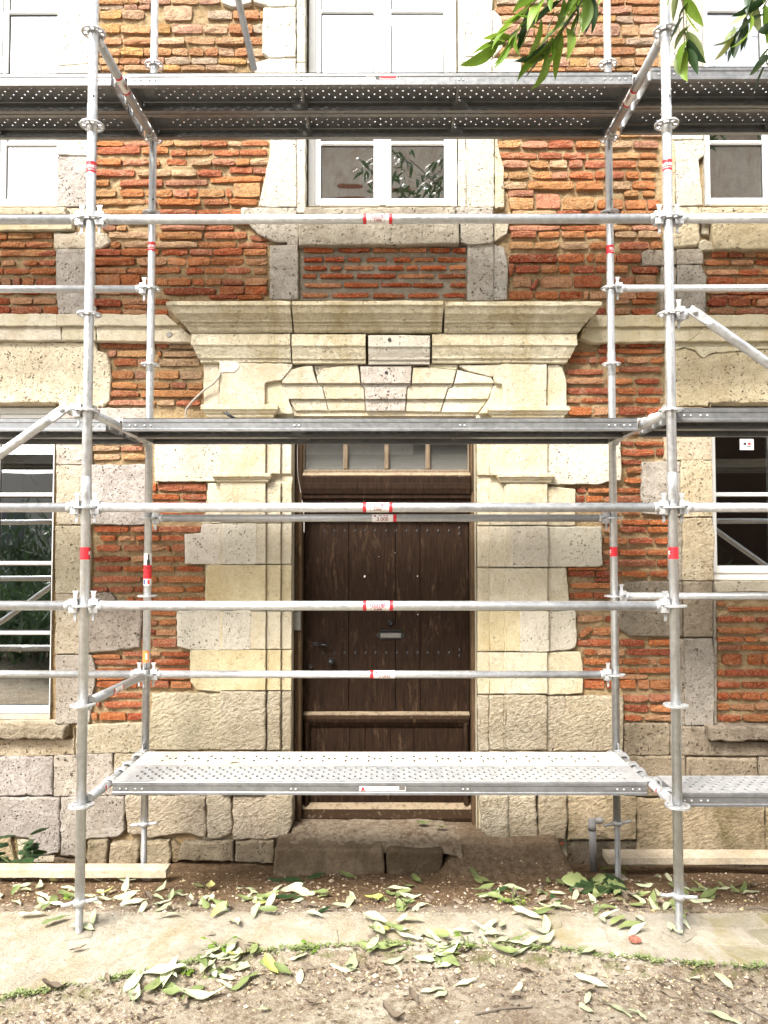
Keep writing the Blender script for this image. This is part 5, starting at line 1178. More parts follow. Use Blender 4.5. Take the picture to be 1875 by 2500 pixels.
# ---------------------------------------------------------------- steel decks
DL, DW, DH = 2.905, 0.288, 0.072
def deck_panel(pattern, hr=(0.0060, 0.0060), px_=0.034):
    bm = bmesh.new(); n = int(DL/px_); dx = DL/n
    def cell(x0, y0, x1, y1, hole):
        cx, cy = (x0+x1)/2, (y0+y1)/2
        o = [(x0,y0),(cx,y0),(x1,y0),(x1,cy),(x1,y1),(cx,y1),(x0,y1),(x0,cy)]
        if not hole: bm.faces.new([bm.verts.new((*p, 0)) for p in (o[0], o[2], o[4], o[6])]); return
        rx, ry = hole; q = [(-.7,-.7),(0,-1),(.7,-.7),(1,0),(.7,.7),(0,1),(-.7,.7),(-1,0)]
        ov = [bm.verts.new((*p, 0)) for p in o]; iv = [bm.verts.new((cx+a*rx, cy+b*ry, 0)) for a, b in q]; dv = [bm.verts.new((cx+a*rx, cy+b*ry, 0.0035 if pattern == 'dot' else -0.003)) for a, b in q]
        for k in range(8): bm.faces.new((ov[k], ov[(k+1)%8], iv[(k+1)%8], iv[k])); bm.faces.new((iv[k], iv[(k+1)%8], dv[(k+1)%8], dv[k]))
    m_ = 0.030; rows_n = (7 if px_ > 0.032 else 6) if pattern == 'dot' else 5; dy = (DW-2*m_)/rows_n
    bm.faces.new([bm.verts.new(p) for p in ((0,0,0),(DL,0,0),(DL,m_,0),(0,m_,0))]); bm.faces.new([bm.verts.new(p) for p in ((0,DW-m_,0),(DL,DW-m_,0),(DL,DW,0),(0,DW,0))])
    for i in range(n):
        for j in range(rows_n):
            if pattern == 'dot': h = hr if (i+j) % 2 == 0 and 2 < i < n-3 else None
            else: h = (0.0072, 0.0205) if 3 < i < n-4 and ((i % 4 == 0 and j in (1, 3)) or (i % 4 == 2 and j == 2) or (i % 4 == 1 and j == 2)) else None
            cell(i*dx, m_+j*dy, (i+1)*dx, m_+(j+1)*dy, h)
    bmesh.ops.remove_doubles(bm, verts=bm.verts, dist=0.0002)
    me = bpy.data.meshes.new('perforated_panel'); bm.to_mesh(me); bm.free(); return me
PDOT = deck_panel('dot'); PDOT.materials.append(DECKM); PSLOT = deck_panel('slot'); PSLOT.materials.append(DUSTY); PDUST = deck_panel('dot', (0.0068, 0.0145), 0.030); PDUST.materials.append(LIGHTDECK)
def rail_mesh(front, mat):
    m = MB(); s = 1 if front else -1; y = 0.0 if front else DW     # folded C section: flange, web, bottom lip
    pr = [(y+s*0.004,-0.001),(y,-0.006),(y,-0.022),(y+s*0.003,-0.026),(y+s*0.003,-0.056),(y,-0.060),(y,-DH),(y+s*0.030,-DH),(y+s*0.030,-DH+0.016),(y+s*0.027,-DH+0.016),(y+s*0.027,-DH+0.003),(y+s*0.003,-DH+0.003),(y+s*0.006,-0.054),(y+s*0.006,-0.028),(y+s*0.003,-0.020),(y+s*0.003,-0.006),(y+s*0.006,-0.003)]
    n = len(pr); vs = [(x, a, b) for x in (0, DL) for a, b in pr]
    m.add(vs, [(k, (k+1)%n, n+(k+1)%n, n+k) if s < 0 else (n+k, n+(k+1)%n, (k+1)%n, k) for k in range(n)]+[tuple(range(n)), tuple(range(n, 2*n))[::-1]])
    return m.mesh('side_rail', mat)
RAILF = rail_mesh(True, DECKM); RAILB = rail_mesh(False, DECKM)
def parts_mesh():
    c = MB(); c.ring([((0,0.033,-0.040),0.009),((0,DW-0.033,-0.040),0.009)], 10); cb = c.mesh('cross_bar', DECKM)
    g = MB(); g.prism([(-0.035,-0.004),(0.06,-0.004),(0.06,-0.05),(0.03,-0.066),(-0.035,-0.066)], DW-0.036, DW-0.033); gu = g.mesh('gusset', DECKM)
    e = MB(); e.box((0.0,0.008,-DH+0.006), (0.004,DW-0.008,-0.002)); en = e.mesh('end_plate', DECKM)
    h = MB(); h.prism([(0.004,-0.055),(0.0,-0.004),(-0.012,0.006),(-0.055,0.006),(-0.068,-0.010),(-0.070,-0.040),(-0.062,-0.046),(-0.060,-0.022),(-0.050,-0.006),(-0.030,-0.004),(-0.014,-0.012),(-0.012,-0.060)], 0.035, 0.075, 0.002)
    hk = h.mesh('hook', CAST)
    r = MB(); r.lathe([(0.006,0.0),(0.006,-0.002),(0.003,-0.0035)], (0,0,0), 10, 'Y'); rv = r.mesh('rivet', CAST)
    return cb, gu, en, hk, rv
CBAR, GUS, ENDP, HOOK, RIV = parts_mesh()
def deck(x0, y0, z, label, pattern='dot', dusty=False, rivets=True):
    o = empty('scaffold_deck', (x0, y0, z), label, 'scaffold deck', 'steel scaffold decks')
    def put(me, nm, p=(0,0,0), rz=0.0):
        q = bpy.data.objects.new(nm, me); link(q, o); q.location = p; q.rotation_euler = (0, 0, rz); return q
    put((PSLOT if pattern == 'slot' else (PDUST if dusty else PDOT)), 'perforated_panel'); put(RAILF, 'side_rail'); put(RAILB, 'side_rail')
    for x in (DL/2-0.46, DL/2+0.46): put(CBAR, 'cross_bar', (x,0,0))
    put(GUS, 'gusset', (DL/2-0.50,0,0)); put(GUS, 'gusset', (DL/2+0.475,0,0))
    put(ENDP, 'end_plate', (-0.0005,0,0)); put(ENDP, 'end_plate', (DL-0.0035,0,0))
    for y in (0.0, DW-0.11): put(HOOK, 'hook', (0,y,0))
    for y in (0.11, DW): put(HOOK, 'hook', (DL,y,0), math.pi)
    if rivets:
        for x in (0.04,0.075,0.125,0.16,DL-0.04,DL-0.075,DL-0.125,DL-0.16): put(RIV, 'rivet', (x,-0.0003+0.003,-0.041))
        for x in (DL/2-0.48,DL/2-0.455,DL/2+0.455,DL/2+0.48): put(RIV, 'rivet', (x,0.0027,-0.041))
    return o
for X0, tagx in ((-3, 'left'), (0, 'middle'), (3, 'right')):
    zt_ = ZF[0]+0.022; zm = ZF[4]+0.022; x0 = X0+(3-DL)/2
    near = {'left':'beside the upper left window', 'middle':'above the door', 'right':'behind hanging leaves at the right'}[tagx]
    yt = 0.372 if X0 < 3 else 0.328; ym = 0.372 if X0 < 3 else 0.05
    dtop = deck(x0, yt, zt_, 'outer topmost steel deck '+near); deck(x0, yt+0.296, zt_, 'wall side topmost steel deck '+near, rivets=False)
    nm = {'left':'over the tall left window', 'middle':'hiding the head of the doorway', 'right':'at the head of the short right window'}[tagx]
    deck(x0, ym, zm, 'outer middle steel deck '+nm); deck(x0, ym+0.296, zm, 'wall side middle steel deck '+nm, rivets=False)
    if X0 == 0: DTOP = dtop
zl = ZF[8]+0.022
DLOW = deck((3-DL)/2, 0.30, zl, 'lowest outer deck in front of the door, round holes and sticker', dusty=True)
deck((3-DL)/2, 0.592, zl, 'lowest wall side deck before the door, sand covered with slots', 'slot', rivets=False)
deck(3+(3-DL)/2, 0.125, zl, 'lowest dusty deck running right past the drain pipe', dusty=True)
# stickers on two deck edges
def flat_sticker(parent, x0, x1, z0, z1, y, items, base=LWHITE):
    st = MB().box((x0, y-0.0008, z0), (x1, y+0.0002, z1)).build('sticker', base, parent)
    for (a, b, c, d, mt) in items: MB().box((x0+(x1-x0)*a, y-0.0014, z0+(z1-z0)*c), (x0+(x1-x0)*b, y-0.0009, z0+(z1-z0)*d)).build('sticker_print', mt, st)
    return st
y = 0.372+0.003; a = at(893, 195, y); b = at(976, 183, y)
flat_sticker(DTOP, a[0], b[0], a[1], b[1], y, [(0.14,0.26,0.62,0.85,RED),(0.02,0.13,0.66,0.8,INK),(0.02,0.26,0.2,0.26,INK),(0.28,0.41,0.05,0.98,INK),(0.32,0.345,0.5,0.9,LWHITE),(0.42,0.90,0.25,0.98,RED),(0.46,0.88,0.36,0.44,INK),(0.42,0.9,0.05,0.14,INK),(0.935,0.985,0.3,0.7,INK)])
y = 0.303; a = at(877, 1931, y); b = at(990, 1912, y); it = [(0.02,0.14,0.12,0.90,RED),(0.03,0.13,0.02,0.08,RED),(0.86,0.99,0.1,0.95,GPLATE)]
for k in range(6):
    for j in range(5): it.append((0.28+0.095*k, 0.28+0.095*k+0.07, 0.12+0.15*j, 0.16+0.15*j, GPLATE))
st = flat_sticker(DLOW, a[0], b[0], a[1], b[1], y, it)
v, f = font('M', 0.040, 0.0016); q = MB(); cx = a[0]+(b[0]-a[0])*0.08; cz = (a[1]+b[1])/2+0.001; q.add([(cx+x, y-0.0019, cz+z) for x, z in v], f); q.build('sticker_print', LWHITE, st)
# ================================================================ SMALL THINGS
def leaf_geo(L, Wd, fold=0.25, curl=0.3, twist=0.0, n=9, wav=0.0, seed=0, tipq=0.75):
    r = random.Random(seed); m = MB(); vs = []; ph = r.uniform(0, 6); bend = r.uniform(-0.35, 0.35)*L
    for i in range(n+1):
        u = i/n; w = Wd/2*(math.sin(math.pi*u**tipq)**0.85 if 0 < u < 1 else 0.02)
        x = L*(u-0.5); z0 = curl*L*((u-0.5)**2*2-0.25*0)
        tw = twist*(u-0.5)
        for s in (-1, -0.5, 0, 0.5, 1):
            y = s*w*math.cos(tw); z = z0+abs(s)*w*fold+s*w*math.sin(tw)+wav*math.sin(ph+u*11+s*2)*abs(s)
            vs.append((x, y+bend*((u-0.5)**2-0.25), z))
    fs = [(i*5+k, (i+1)*5+k, (i+1)*5+k+1, i*5+k+1) for i in range(n) for k in range(4)]
    m.add(vs, fs, True)
    m.ring([((-L*0.5-L*0.10,0,vs[2][2]+L*0.01), L*0.006), ((-L*0.45,0,vs[2][2]), L*0.008)], 5)
    return m
LEAVES = {}
def leafset(key, mat, n, curl, fold, wav, wr):
    out = []
    for k in range(n):
        r = random.Random(k*7+len(key)); L = 1.0
        out.append(leaf_geo(L, r.uniform(*wr), r.uniform(*fold), r.uniform(*curl), r.uniform(-0.6, 0.6), 9, wav, k).mesh('leaf_'+key, mat, tint=False))
    LEAVES[key] = out
leafset('pale', LF_PALE, 9, (-0.25, 0.4), (-0.05, 0.5), 0.022, (0.26, 0.38)); leafset('olive', LF_OLIVE, 8, (-0.2, 0.4), (0, 0.5), 0.022, (0.26, 0.38))
leafset('yellow', LF_YELLOW, 4, (0.0, 0.4), (0.05, 0.5), 0.015, (0.28, 0.40)); leafset('deep', LF_DEEP, 4, (0.0, 0.25), (0, 0.3), 0.01, (0.30, 0.42))
leafset('brown', LF_BROWN, 6, (0.1, 0.7), (0.2, 1.1), 0.05, (0.22, 0.40))
LR = random.Random(77); LN = [0]
WHAT = {'pale':'pale green', 'olive':'olive', 'yellow':'yellow green', 'deep':'dark green', 'brown':'dry brown'}
def drop(px, py, key=None, L=None, rz=None, z=None, where=None, place_='on the ground'):
    key = key or LR.choices(['pale','olive','yellow','deep','brown'], [0.5,0.24,0.04,0.06,0.16])[0]
    zz = 0.0
    for _ in range(4): x, y = ground_at(px, py, zz if z is None else z); zz = gh(x, y)
    if z is not None: zz = z
    L = L or LR.uniform(0.085, 0.150)
    if key == 'brown': L *= 0.72
    o = bpy.data.objects.new('fallen_leaf', LR.choice(LEAVES[key])); col.objects.link(o)
    base = zz if z is not None else max(zz, 0.004 if edge_y(x) < y < 0.21 else -9)
    o.location = (x, y, base+0.006+LR.uniform(0, 0.010)+L*0.03)
    o.rotation_euler = (LR.gauss(0, 0.22), LR.gauss(0, 0.20), rz if rz is not None else LR.uniform(0, 6.283)); o.scale = (L, L, L)
    if LR.random() < 0.25: o.rotation_euler.x += math.pi; o.location.z += L*0.05
    if where: wh = where
    elif y < edge_y(x): wh = 'on bare earth in line with '+('the left window' if x < -0.2 else 'the left pier' if x < 0.75 else 'the door' if x < 2.25 else 'the right pier' if x < 3.2 else 'the right window')
    elif y < 0.21: wh = 'on the pale paving '+('around the front left pole' if x < 0.4 else 'left of the leaf heap' if x < 1.45 else 'in the leaf heap before the door' if x < 2.3 else 'between leaf heap and front right pole' if x < 2.95 else 'right of the front right pole')
    else: wh = 'in the damp gutter '+('before the left board' if x < 0.3 else 'before the small plinth blocks' if x < 0.85 else 'below the door step' if x < 1.95 else 'below the sand heap' if x < 2.65 else 'under the broad weed' if x < 3.15 else 'before the right board')
    tag(o, ('small ' if L < 0.10 else ('long ' if L > 0.135 else ''))+WHAT[key]+' fallen leaf '+wh, 'leaf', 'fallen leaves'); LN[0] += 1
def zone(n, x0, x1, y0, y1, keys=None, Lr=(0.085, 0.15), gauss=False):
    for _ in range(n):
        px = LR.uniform(x0, x1); py = LR.gauss((y0+y1)/2, (y1-y0)/4) if gauss else LR.uniform(y0, y1)
        drop(px, py, LR.choices(*keys)[0] if keys else None, LR.uniform(*Lr))
mixp = (['pale','olive','yellow','brown'], [0.56,0.24,0.05,0.15]); mixd = (['pale','olive','deep','yellow','brown'], [0.26,0.38,0.10,0.04,0.22]); mixb = (['brown','pale'], [0.65,0.35])
zone(26, 0, 320, 2160, 2215, mixp, gauss=True); zone(30, 320, 640, 2165, 2235, mixp, gauss=True); zone(34, 640, 1010, 2170, 2225, mixd, gauss=True); zone(18, 1010, 1300, 2165, 2215, mixd, gauss=True)
zone(52, 1310, 1660, 2150, 2240, mixd, gauss=True); zone(14, 1660, 1875, 2160, 2200, mixd); zone(8, 640, 1200, 2130, 2165, (['olive','deep'], [0.7,0.3]))
zone(10, 1400, 1680, 2230, 2285, mixp); zone(36, 890, 1340, 2262, 2345, mixp, (0.10, 0.165), True); zone(6, 1000, 1150, 2330, 2365, mixp, (0.11, 0.16))
zone(22, 480, 650, 2330, 2420, mixp, (0.10, 0.16), True); zone(8, 280, 480, 2380, 2440, mixp, (0.12, 0.18)); zone(10, 660, 1000, 2340, 2390, mixp)
zone(5, 100, 640, 2225, 2300, mixp, (0.11, 0.15)); zone(16, 0, 1875, 2390, 2500, mixb, (0.06, 0.12))
for px, py, k, L, rz in [(55,2160,'pale',0.12,0.1),(133,2155,'yellow',0.09,1.2),(305,2152,'pale',0.13,0.0),(240,2152,'pale',0.10,1.4),(420,2246,'pale',0.13,0.05),(80,2245,'pale',0.15,0.2),(135,2262,'olive',0.14,0.7),(515,2352,'pale',0.17,1.3),(400,2398,'pale',0.19,0.2),
    (490,2440,'pale',0.20,0.15),(585,2352,'yellow',0.13,0.6),(555,2415,'pale',0.12,-0.6),(715,2150,'deep',0.12,0.2),(732,2157,'deep',0.12,0.5),(765,2246,'pale',0.11,-0.5),(915,2262,'pale',0.16,-0.5),(945,2283,'yellow',0.10,0.4),(980,2258,'pale',0.10,0.9),
    (1030,2215,'pale',0.11,0.3),(1100,2320,'pale',0.15,0.3),(1095,2340,'olive',0.16,0.2),(1088,2362,'pale',0.10,0.5),(1060,2420,'pale',0.14,0.4),(1010,2440,'brown',0.13,-1.2),(1290,2250,'pale',0.17,-0.5),(1320,2240,'olive',0.15,-0.3),(1380,2222,'pale',0.13,-0.2),
    (1480,2245,'pale',0.15,-0.4),(1555,2285,'pale',0.12,0.1),(1450,2405,'pale',0.17,-0.5),(1440,2352,'pale',0.12,-0.2),(1432,2440,'pale',0.10,1.2),(1505,2470,'pale',0.15,-0.9),(1765,2495,'pale',0.16,-0.6),(1715,2200,'pale',0.14,0.0),(1735,2190,'olive',0.13,0.1),(1820,2165,'olive',0.12,-0.4),
    (1290,2375,'brown',0.15,-0.7),(960,2490,'brown',0.18,-0.8),(1650,2430,'brown',0.16,-0.5),(190,2330,'brown',0.11,0.4),(130,2435,'brown',0.15,0.15),(310,2440,'brown',0.14,0.6),(265,2395,'brown',0.10,-1.0),(515,2290,'brown',0.07,0.0)]:
    drop(px, py, k, L, rz)
drop(562, 1862, 'pale', 0.13, 0.15, z=zl+0.004, where='lying on the lowest deck'); drop(1035, 2017, 'olive', 0.11, 0.0, z=0.004, where='on the sandy door step, left one'); drop(1080, 2022, 'olive', 0.09, 0.1, z=0.0, where='on the sandy door step, right one')
# bits too small to count: crumbs of leaf, gravel, moss tufts
EPX = [(-60,2452),(0,2440),(150,2412),(400,2375),(500,2345),(620,2325),(900,2312),(1260,2318),(1400,2330),(1600,2350),(1875,2362),(1960,2368)]
def epx(px):
    for (a, b), (c, d) in zip(EPX, EPX[1:]):
        if a <= px <= c: return b+(d-b)*(px-a)/(c-a)
    return 2450
def scatter(name, mat, n, geo, label, cat, seed, region):
    r = random.Random(seed); mb = MB()
    for _ in range(n):
        px, py = region(r); zz = 0.0
        if py < 0: py = epx(px)+12+abs(r.gauss(0, 70))
        for _ in range(2): x, y = ground_at(px, py, zz); zz = gh(x, y)
        if not (-1.9 < x < 5.0 and -1.25 < y < 1.32): continue
        geo(mb, (x, y, max(zz, 0.003) if edge_y(x) < y < 0.21 else zz), r)
    o = mb.build(name, mat, None, label, cat, kind='stuff'); return o
def g_peb(mb, p, r):
    s = min(0.018, 0.0035*math.exp(r.gauss(0, 0.55))); k = r.uniform(0.55, 1.2); mb.cur = (k, k*r.uniform(0.85, 1), k*r.uniform(0.7, 1))
    v = [(p[0]+s*a*r.uniform(0.7,1.3), p[1]+s*b*r.uniform(0.7,1.3), p[2]+s*c*r.uniform(0.6,1.1)+s*0.25) for a, b, c in ((1,0,0),(0,1,0),(-1,0,0),(0,-1,0),(0,0,0.8),(0,0,-0.8))]
    mb.add(v, [(0,1,4),(1,2,4),(2,3,4),(3,0,4),(1,0,5),(2,1,5),(3,2,5),(0,3,5)])
scatter('gravel', PEBBLE, 6500, g_peb, 'small pebbles and crumbs of mortar strewn over the earth', 'gravel', 5, lambda r: (r.uniform(-40, 1915), r.choice([r.uniform(2105, 2240), r.uniform(2105, 2240), -1, -1])))
def g_crumb(mb, p, r):
    L = r.uniform(0.004, 0.017); a = r.uniform(0, 6.28); w = L*r.uniform(0.15, 0.45); c, s = math.cos(a), math.sin(a); k = r.uniform(0.3, 1.0); mb.cur = (k, k*0.9, k*0.8)
    v = [(p[0]+c*u*L-s*t*w, p[1]+s*u*L+c*t*w, p[2]+0.004+abs(u)*L*r.uniform(0, 0.5)) for u, t in ((-1,0),(-0.3,-1),(1,-0.2),(0.5,1),(-0.4,0.8))]
    mb.add(v, [(0,1,2,3,4)])
scatter('leaf_litter', BARK, 1500, g_crumb, 'dark crumbs of dry leaf and bark in the dirt', 'litter', 6, lambda r: (r.uniform(-40, 1915), r.choice([r.gauss(2195, 22), -1, -1])))
def g_moss(mb, p, r):
    for _ in range(7):
        a = r.uniform(0, 6.28); L = r.uniform(0.004, 0.014); h = r.uniform(0.002, 0.012); w = L*0.5; c, s = math.cos(a), math.sin(a); q = (p[0]+r.gauss(0, 0.008), p[1]+r.gauss(0, 0.008), p[2])
        mb.add([(q[0], q[1], q[2]), (q[0]+c*L-s*w, q[1]+s*L+c*w, q[2]+h*0.8), (q[0]+c*L*1.8, q[1]+s*L*1.8, q[2]+h), (q[0]+c*L+s*w, q[1]+s*L-c*w, q[2]+h*0.8)], [(0,1,2,3)])
def edge_px(r):
    px = r.choice([r.gauss(c, w) for c, w in ((40,40),(110,30),(300,25),(420,30),(480,25),(600,20),(690,25),(760,20),(900,40),(960,20),(1120,30),(1300,40),(1420,60),(1580,40),(1700,20),(1820,30))])
    pts = [(0,2440),(150,2412),(400,2375),(500,2345),(620,2325),(900,2312),(1260,2318),(1400,2330),(1600,2350),(1875,2362)]
    for (a, b), (c, d) in zip(pts, pts[1:]):
        if a <= px <= c: return px, b+(d-b)*(px-a)/(c-a)+abs(r.gauss(0, 7))+4
    return px, 2445
scatter('moss', LF_OLIVE, 360, g_moss, 'bright green moss along the edge of the paving', 'moss', 8, edge_px)
# ---------------------------------------------------------------- weeds
def lobed(L, seed):
    r = random.Random(seed); pts = []; n = 15
    for i in range(n+1):
        u = i/n; w = 0.40*math.sin(math.pi*u**0.8)**0.8*(0.86+0.16*math.sin(i*1.57))+0.008
        pts.append((L*u, L*w*r.uniform(0.85, 1.15)))
    m = MB(); vs = []
    for i, (x, w) in enumerate(pts):
        z = 0.10*L*math.sin(2.6*x/L)
        vs += [(x, -w, z-0.12*w), (x, -w*0.5, z+0.06*w), (x, 0, z-0.02*L), (x, w*0.5, z+0.06*w), (x, w, z-0.12*w)]
    m.add(vs, [(i*5+k, (i+1)*5+k, (i+1)*5+k+1, i*5+k+1) for i in range(n) for k in range(4)], True); return m
def weed(px, py, Lr, n, label, seed, mats, hz=None, elr=(0.15, 1.0)):
    r = random.Random(seed); zz = 0
    for _ in range(4): x, y = ground_at(px, py, zz); zz = gh(x, y)
    o = empty('weed', (x, y, zz), label, 'weed')
    for k in range(n):
        L = r.uniform(*Lr); az = 6.283*k/n+r.uniform(-0.4, 0.4); el = r.uniform(*elr); hst = r.uniform(0.02, 0.10)
        if hz: hst = r.uniform(*hz)
        d = Vector((math.cos(az)*math.cos(el), math.sin(az)*math.cos(el)*0.6-0.35, math.sin(el)+0.1)).normalized(); b = Vector((x, y, zz)); e = b+d*hst
        MB().ring([(b, 0.003), ((b+e)/2+Vector((0,0,0.01)), 0.0025), (e, 0.002)], 6).build('stem', LF_OLIVE, o)
        g = lobed(L, seed*50+k); el2 = el*0.4-r.uniform(0.0, 0.6); M_ = Matrix.Translation(e)@Matrix.Rotation(math.atan2(d.y, d.x), 4, 'Z')@Matrix.Rotation(-el2, 4, 'Y')@Matrix.Rotation(r.uniform(-0.6, 0.6), 4, 'X')
        g.v = [tuple(M_@Vector(p)) for p in g.v]; g.build('leaf', r.choice(mats), o)
    return o
weed(48, 2124, (0.10, 0.17), 26, 'dark leafed weed climbing the plinth under the left window', 3, [LF_DEEP], (0.06, 0.28), (0.55, 1.25))
weed(1462, 2168, (0.12, 0.19), 13, 'broad lobed green weed below the grey drain pipe', 4, [LF_DEEP, LF_DEEP, LF_OLIVE], (0.02, 0.08))
weed(1252, 2205, (0.02, 0.045), 14, 'small bright green weed among leaves by the sand heap', 5, [LF_GREEN], (0.02, 0.08)); weed(1502, 2118, (0.03, 0.06), 7, 'small upright weed at the foot of the right wall side pole', 6, [LF_GREEN], (0.02, 0.07))
weed(535, 2318, (0.02, 0.04), 14, 'small feathery weed on the paving edge by upright leaf', 7, [LF_GREEN], (0.02, 0.09)); weed(455, 2368, (0.02, 0.035), 12, 'low bright weed tuft creeping along the paving edge', 8, [LF_GREEN], (0.01, 0.03)); weed(180, 2190, (0.02, 0.035), 9, 'tiny weed beside the front left screw jack', 9, [LF_GREEN], (0.01, 0.04))
weed(758, 2318, (0.015, 0.035), 14, 'tiny green weed tuft at the middle of the paving edge', 10, [LF_GREEN], (0.01, 0.04)); weed(1140, 2310, (0.015, 0.035), 10, 'tiny green weed amid the leaf heap on the paving', 12, [LF_GREEN], (0.02, 0.07))
# ---------------------------------------------------------------- pipe, cables, boards, fragments
b0 = at(1450, 2105, 1.27); b1 = at(1445, 2004, 1.27); pr = 0.024
o = empty('drain_pipe', (b0[0], 1.27, gh(b0[0], 1.27)), 'short grey drain pipe with elbow turned to the wall', 'pipe')
MB().ring([((b0[0],1.27,b0[1]-0.06), pr), ((b1[0],1.27,b1[1]-0.02), pr)], 18).build('pipe', PIPE, o)
MB().ring([((b1[0],1.27,b1[1]-0.060), pr+0.003), ((b1[0],1.27,b1[1]-0.024), pr+0.003), ((b1[0],1.27,b1[1]-0.022), pr), ((b1[0],1.27,b1[1]+0.012), pr), ((b1[0],1.27,b1[1]+0.016), pr*0.85)], 18).build('collar', PIPE, o)
MB().ring([((b1[0]+0.010,1.272,b1[1]-0.004), 0.017), ((b1[0]+0.040,1.28,b1[1]-0.003), 0.017), ((b1[0]+0.041,1.28,b1[1]-0.003), 0.022), ((b1[0]+0.068,1.286,b1[1]-0.003), 0.022), ((b1[0]+0.078,1.288,b1[1]-0.003), 0.016), ((b1[0]+0.080,1.289,b1[1]-0.003), 0.004)], 18).build('elbow', PIPE, o)
def cable(name, pts, r, mat, label, cat):
    P = [Vector(p) for p in pts]; out = []
    for i in range(len(P)-1):
        a, b = P[i], P[i+1]; t0 = (P[i+1]-P[max(i-1,0)])*0.5; t1 = (P[min(i+2,len(P)-1)]-P[i])*0.5
        for k in range(6):
            u = k/6; out.append((a*(2*u**3-3*u*u+1)+t0*(u**3-2*u*u+u)+b*(-2*u**3+3*u*u)+t1*(u**3-u*u), r))
    out.append((P[-1], r)); m = MB(); m.ring(out, 8); return m.build(name, mat, None, label, cat)
cable('cable', [(*tat(4, x, y, W-yy)[:1], W-yy, tat(4, x, y, W-yy)[1]) for x, y, yy in ((1200,1130,0.05),(1175,1062,0.05),(1200,1005,0.06),(1290,915,0.07),(1345,875,0.08),(1380,835,0.08),(1396,798,0.055))], 0.0075, CABLE, 'frayed grey cable hanging from the door surround over brick', 'cable')
cable('wire', [(tat(t, x, y, fy-0.006)[0], fy-0.006, tat(t, x, y, fy-0.006)[1]) for t, x, y in ((5,276,1200),(5,275,1340),(5,278,1450),(5,292,1540),(5,308,1640),(8,316,150),(8,317,260))], 0.0028, LWHITE, 'thin white wire running down the left door frame', 'wire')
def gp(px, py, up=0.006):
    zz = 0.0
    for _ in range(3): x, y = ground_at(px, py, zz); zz = gh(x, y)
    return (x, y, zz+up)
for pts, lb in (([(1560,2345),(1640,2378),(1760,2432),(1880,2496)], 'long bent twig on the earth before the front right pole'), ([(1160,2480),(1230,2466),(1300,2462)], 'short straight twig on bare earth in line with the door'), ([(1820,2222),(1850,2218),(1876,2224)], 'thin twig on the mossy paving by the right board')):
    cable('twig', [gp(*q) for q in pts], 0.0032, BARK, lb, 'twig')
def board(x0, x1, y, w, t, label, seed, z):
    m = MB(); r = random.Random(seed); p = resample([(x0,0),(x1,0),(x1,w),(x0,w)], 0.12, 0.004, r); q = MB(); q.prism(p, -t, 0.0, 0.004); m.add([(v[0], y+v[2], z-v[1]) for v in q.v], [f[::-1] for f in q.f], q.sm)
    return m.build('board', PLANK, None, label, 'board', loc=(x0, y, z))
xb0 = at(-60, 2130, 0.86)[0]; xb1 = at(405, 2130, 0.86)[0]; board(xb0, xb1, 0.865, 0.095, 0.048, 'weathered board lying along the left plinth', 1, at(200, 2138, 0.865)[1]-0.012)
xb0 = at(1478, 2100, 1.2)[0]; xb1 = at(1960, 2100, 1.2)[0]; board(xb0, xb1, 1.14, 0.13, 0.045, 'weathered board lying along the right plinth', 2, at(1700, 2106, 1.14)[1]-0.012)
def frag(px, py, s, mat, name, label, cat, seed, c=(1,1,1)):
    zz = 0
    for _ in range(3): x, y = ground_at(px, py, zz); zz = gh(x, y)
    r = random.Random(seed); m = MB(); m.cur = c
    p = chaikin([(s*math.cos(k*0.9)*r.uniform(0.7,1.1), s*0.55*math.sin(k*0.9)*r.uniform(0.7,1.2)) for k in range(7)], 0.15); m.prism(p, -s*0.5, s*0.5, s*0.12); m.v = [(x+v[0], y+v[1], max(zz,0.003)+s*0.45+v[2]) for v in m.v]; m.build(name, mat, None, label, cat)
frag(1550, 2308, 0.030, BRICK, 'brick_fragment', 'pinkish brick fragment on the paving right of the leaves', 'brick', 2, (0.62,0.25,0.18)); frag(1372, 2098, 0.012, BRICK, 'brick_chip', 'bright orange red chip on the sand heap', 'brick', 3, (0.75,0.12,0.03))
frag(1526, 2344, 0.010, PEBBLE, 'pebble', 'single cream pebble on the mossy paving edge', 'stone', 4); frag(1412, 2075, 0.035, DARK, 'rubble_stone', 'dark rubble stone beside the sand heap and pipe', 'stone', 5, (1.6,1.6,1.6))
p = at(560, 1018, 0.40); o = empty('black_clip', (p[0], 0.40, ZF[4]+0.022), 'small black forked clip on the middle deck', 'clip')
m = MB()
for dx, dz in ((-0.035, 0.036), (-0.018, 0.040)): m.ring([((p[0]+0.03,0.40,ZF[4]+0.026), 0.006), ((p[0]+dx*0.3,0.40,ZF[4]+0.026+dz*0.55), 0.007), ((p[0]+dx,0.40,ZF[4]+0.026+dz), 0.004)], 8)
m.build('prongs', SEAL, o)
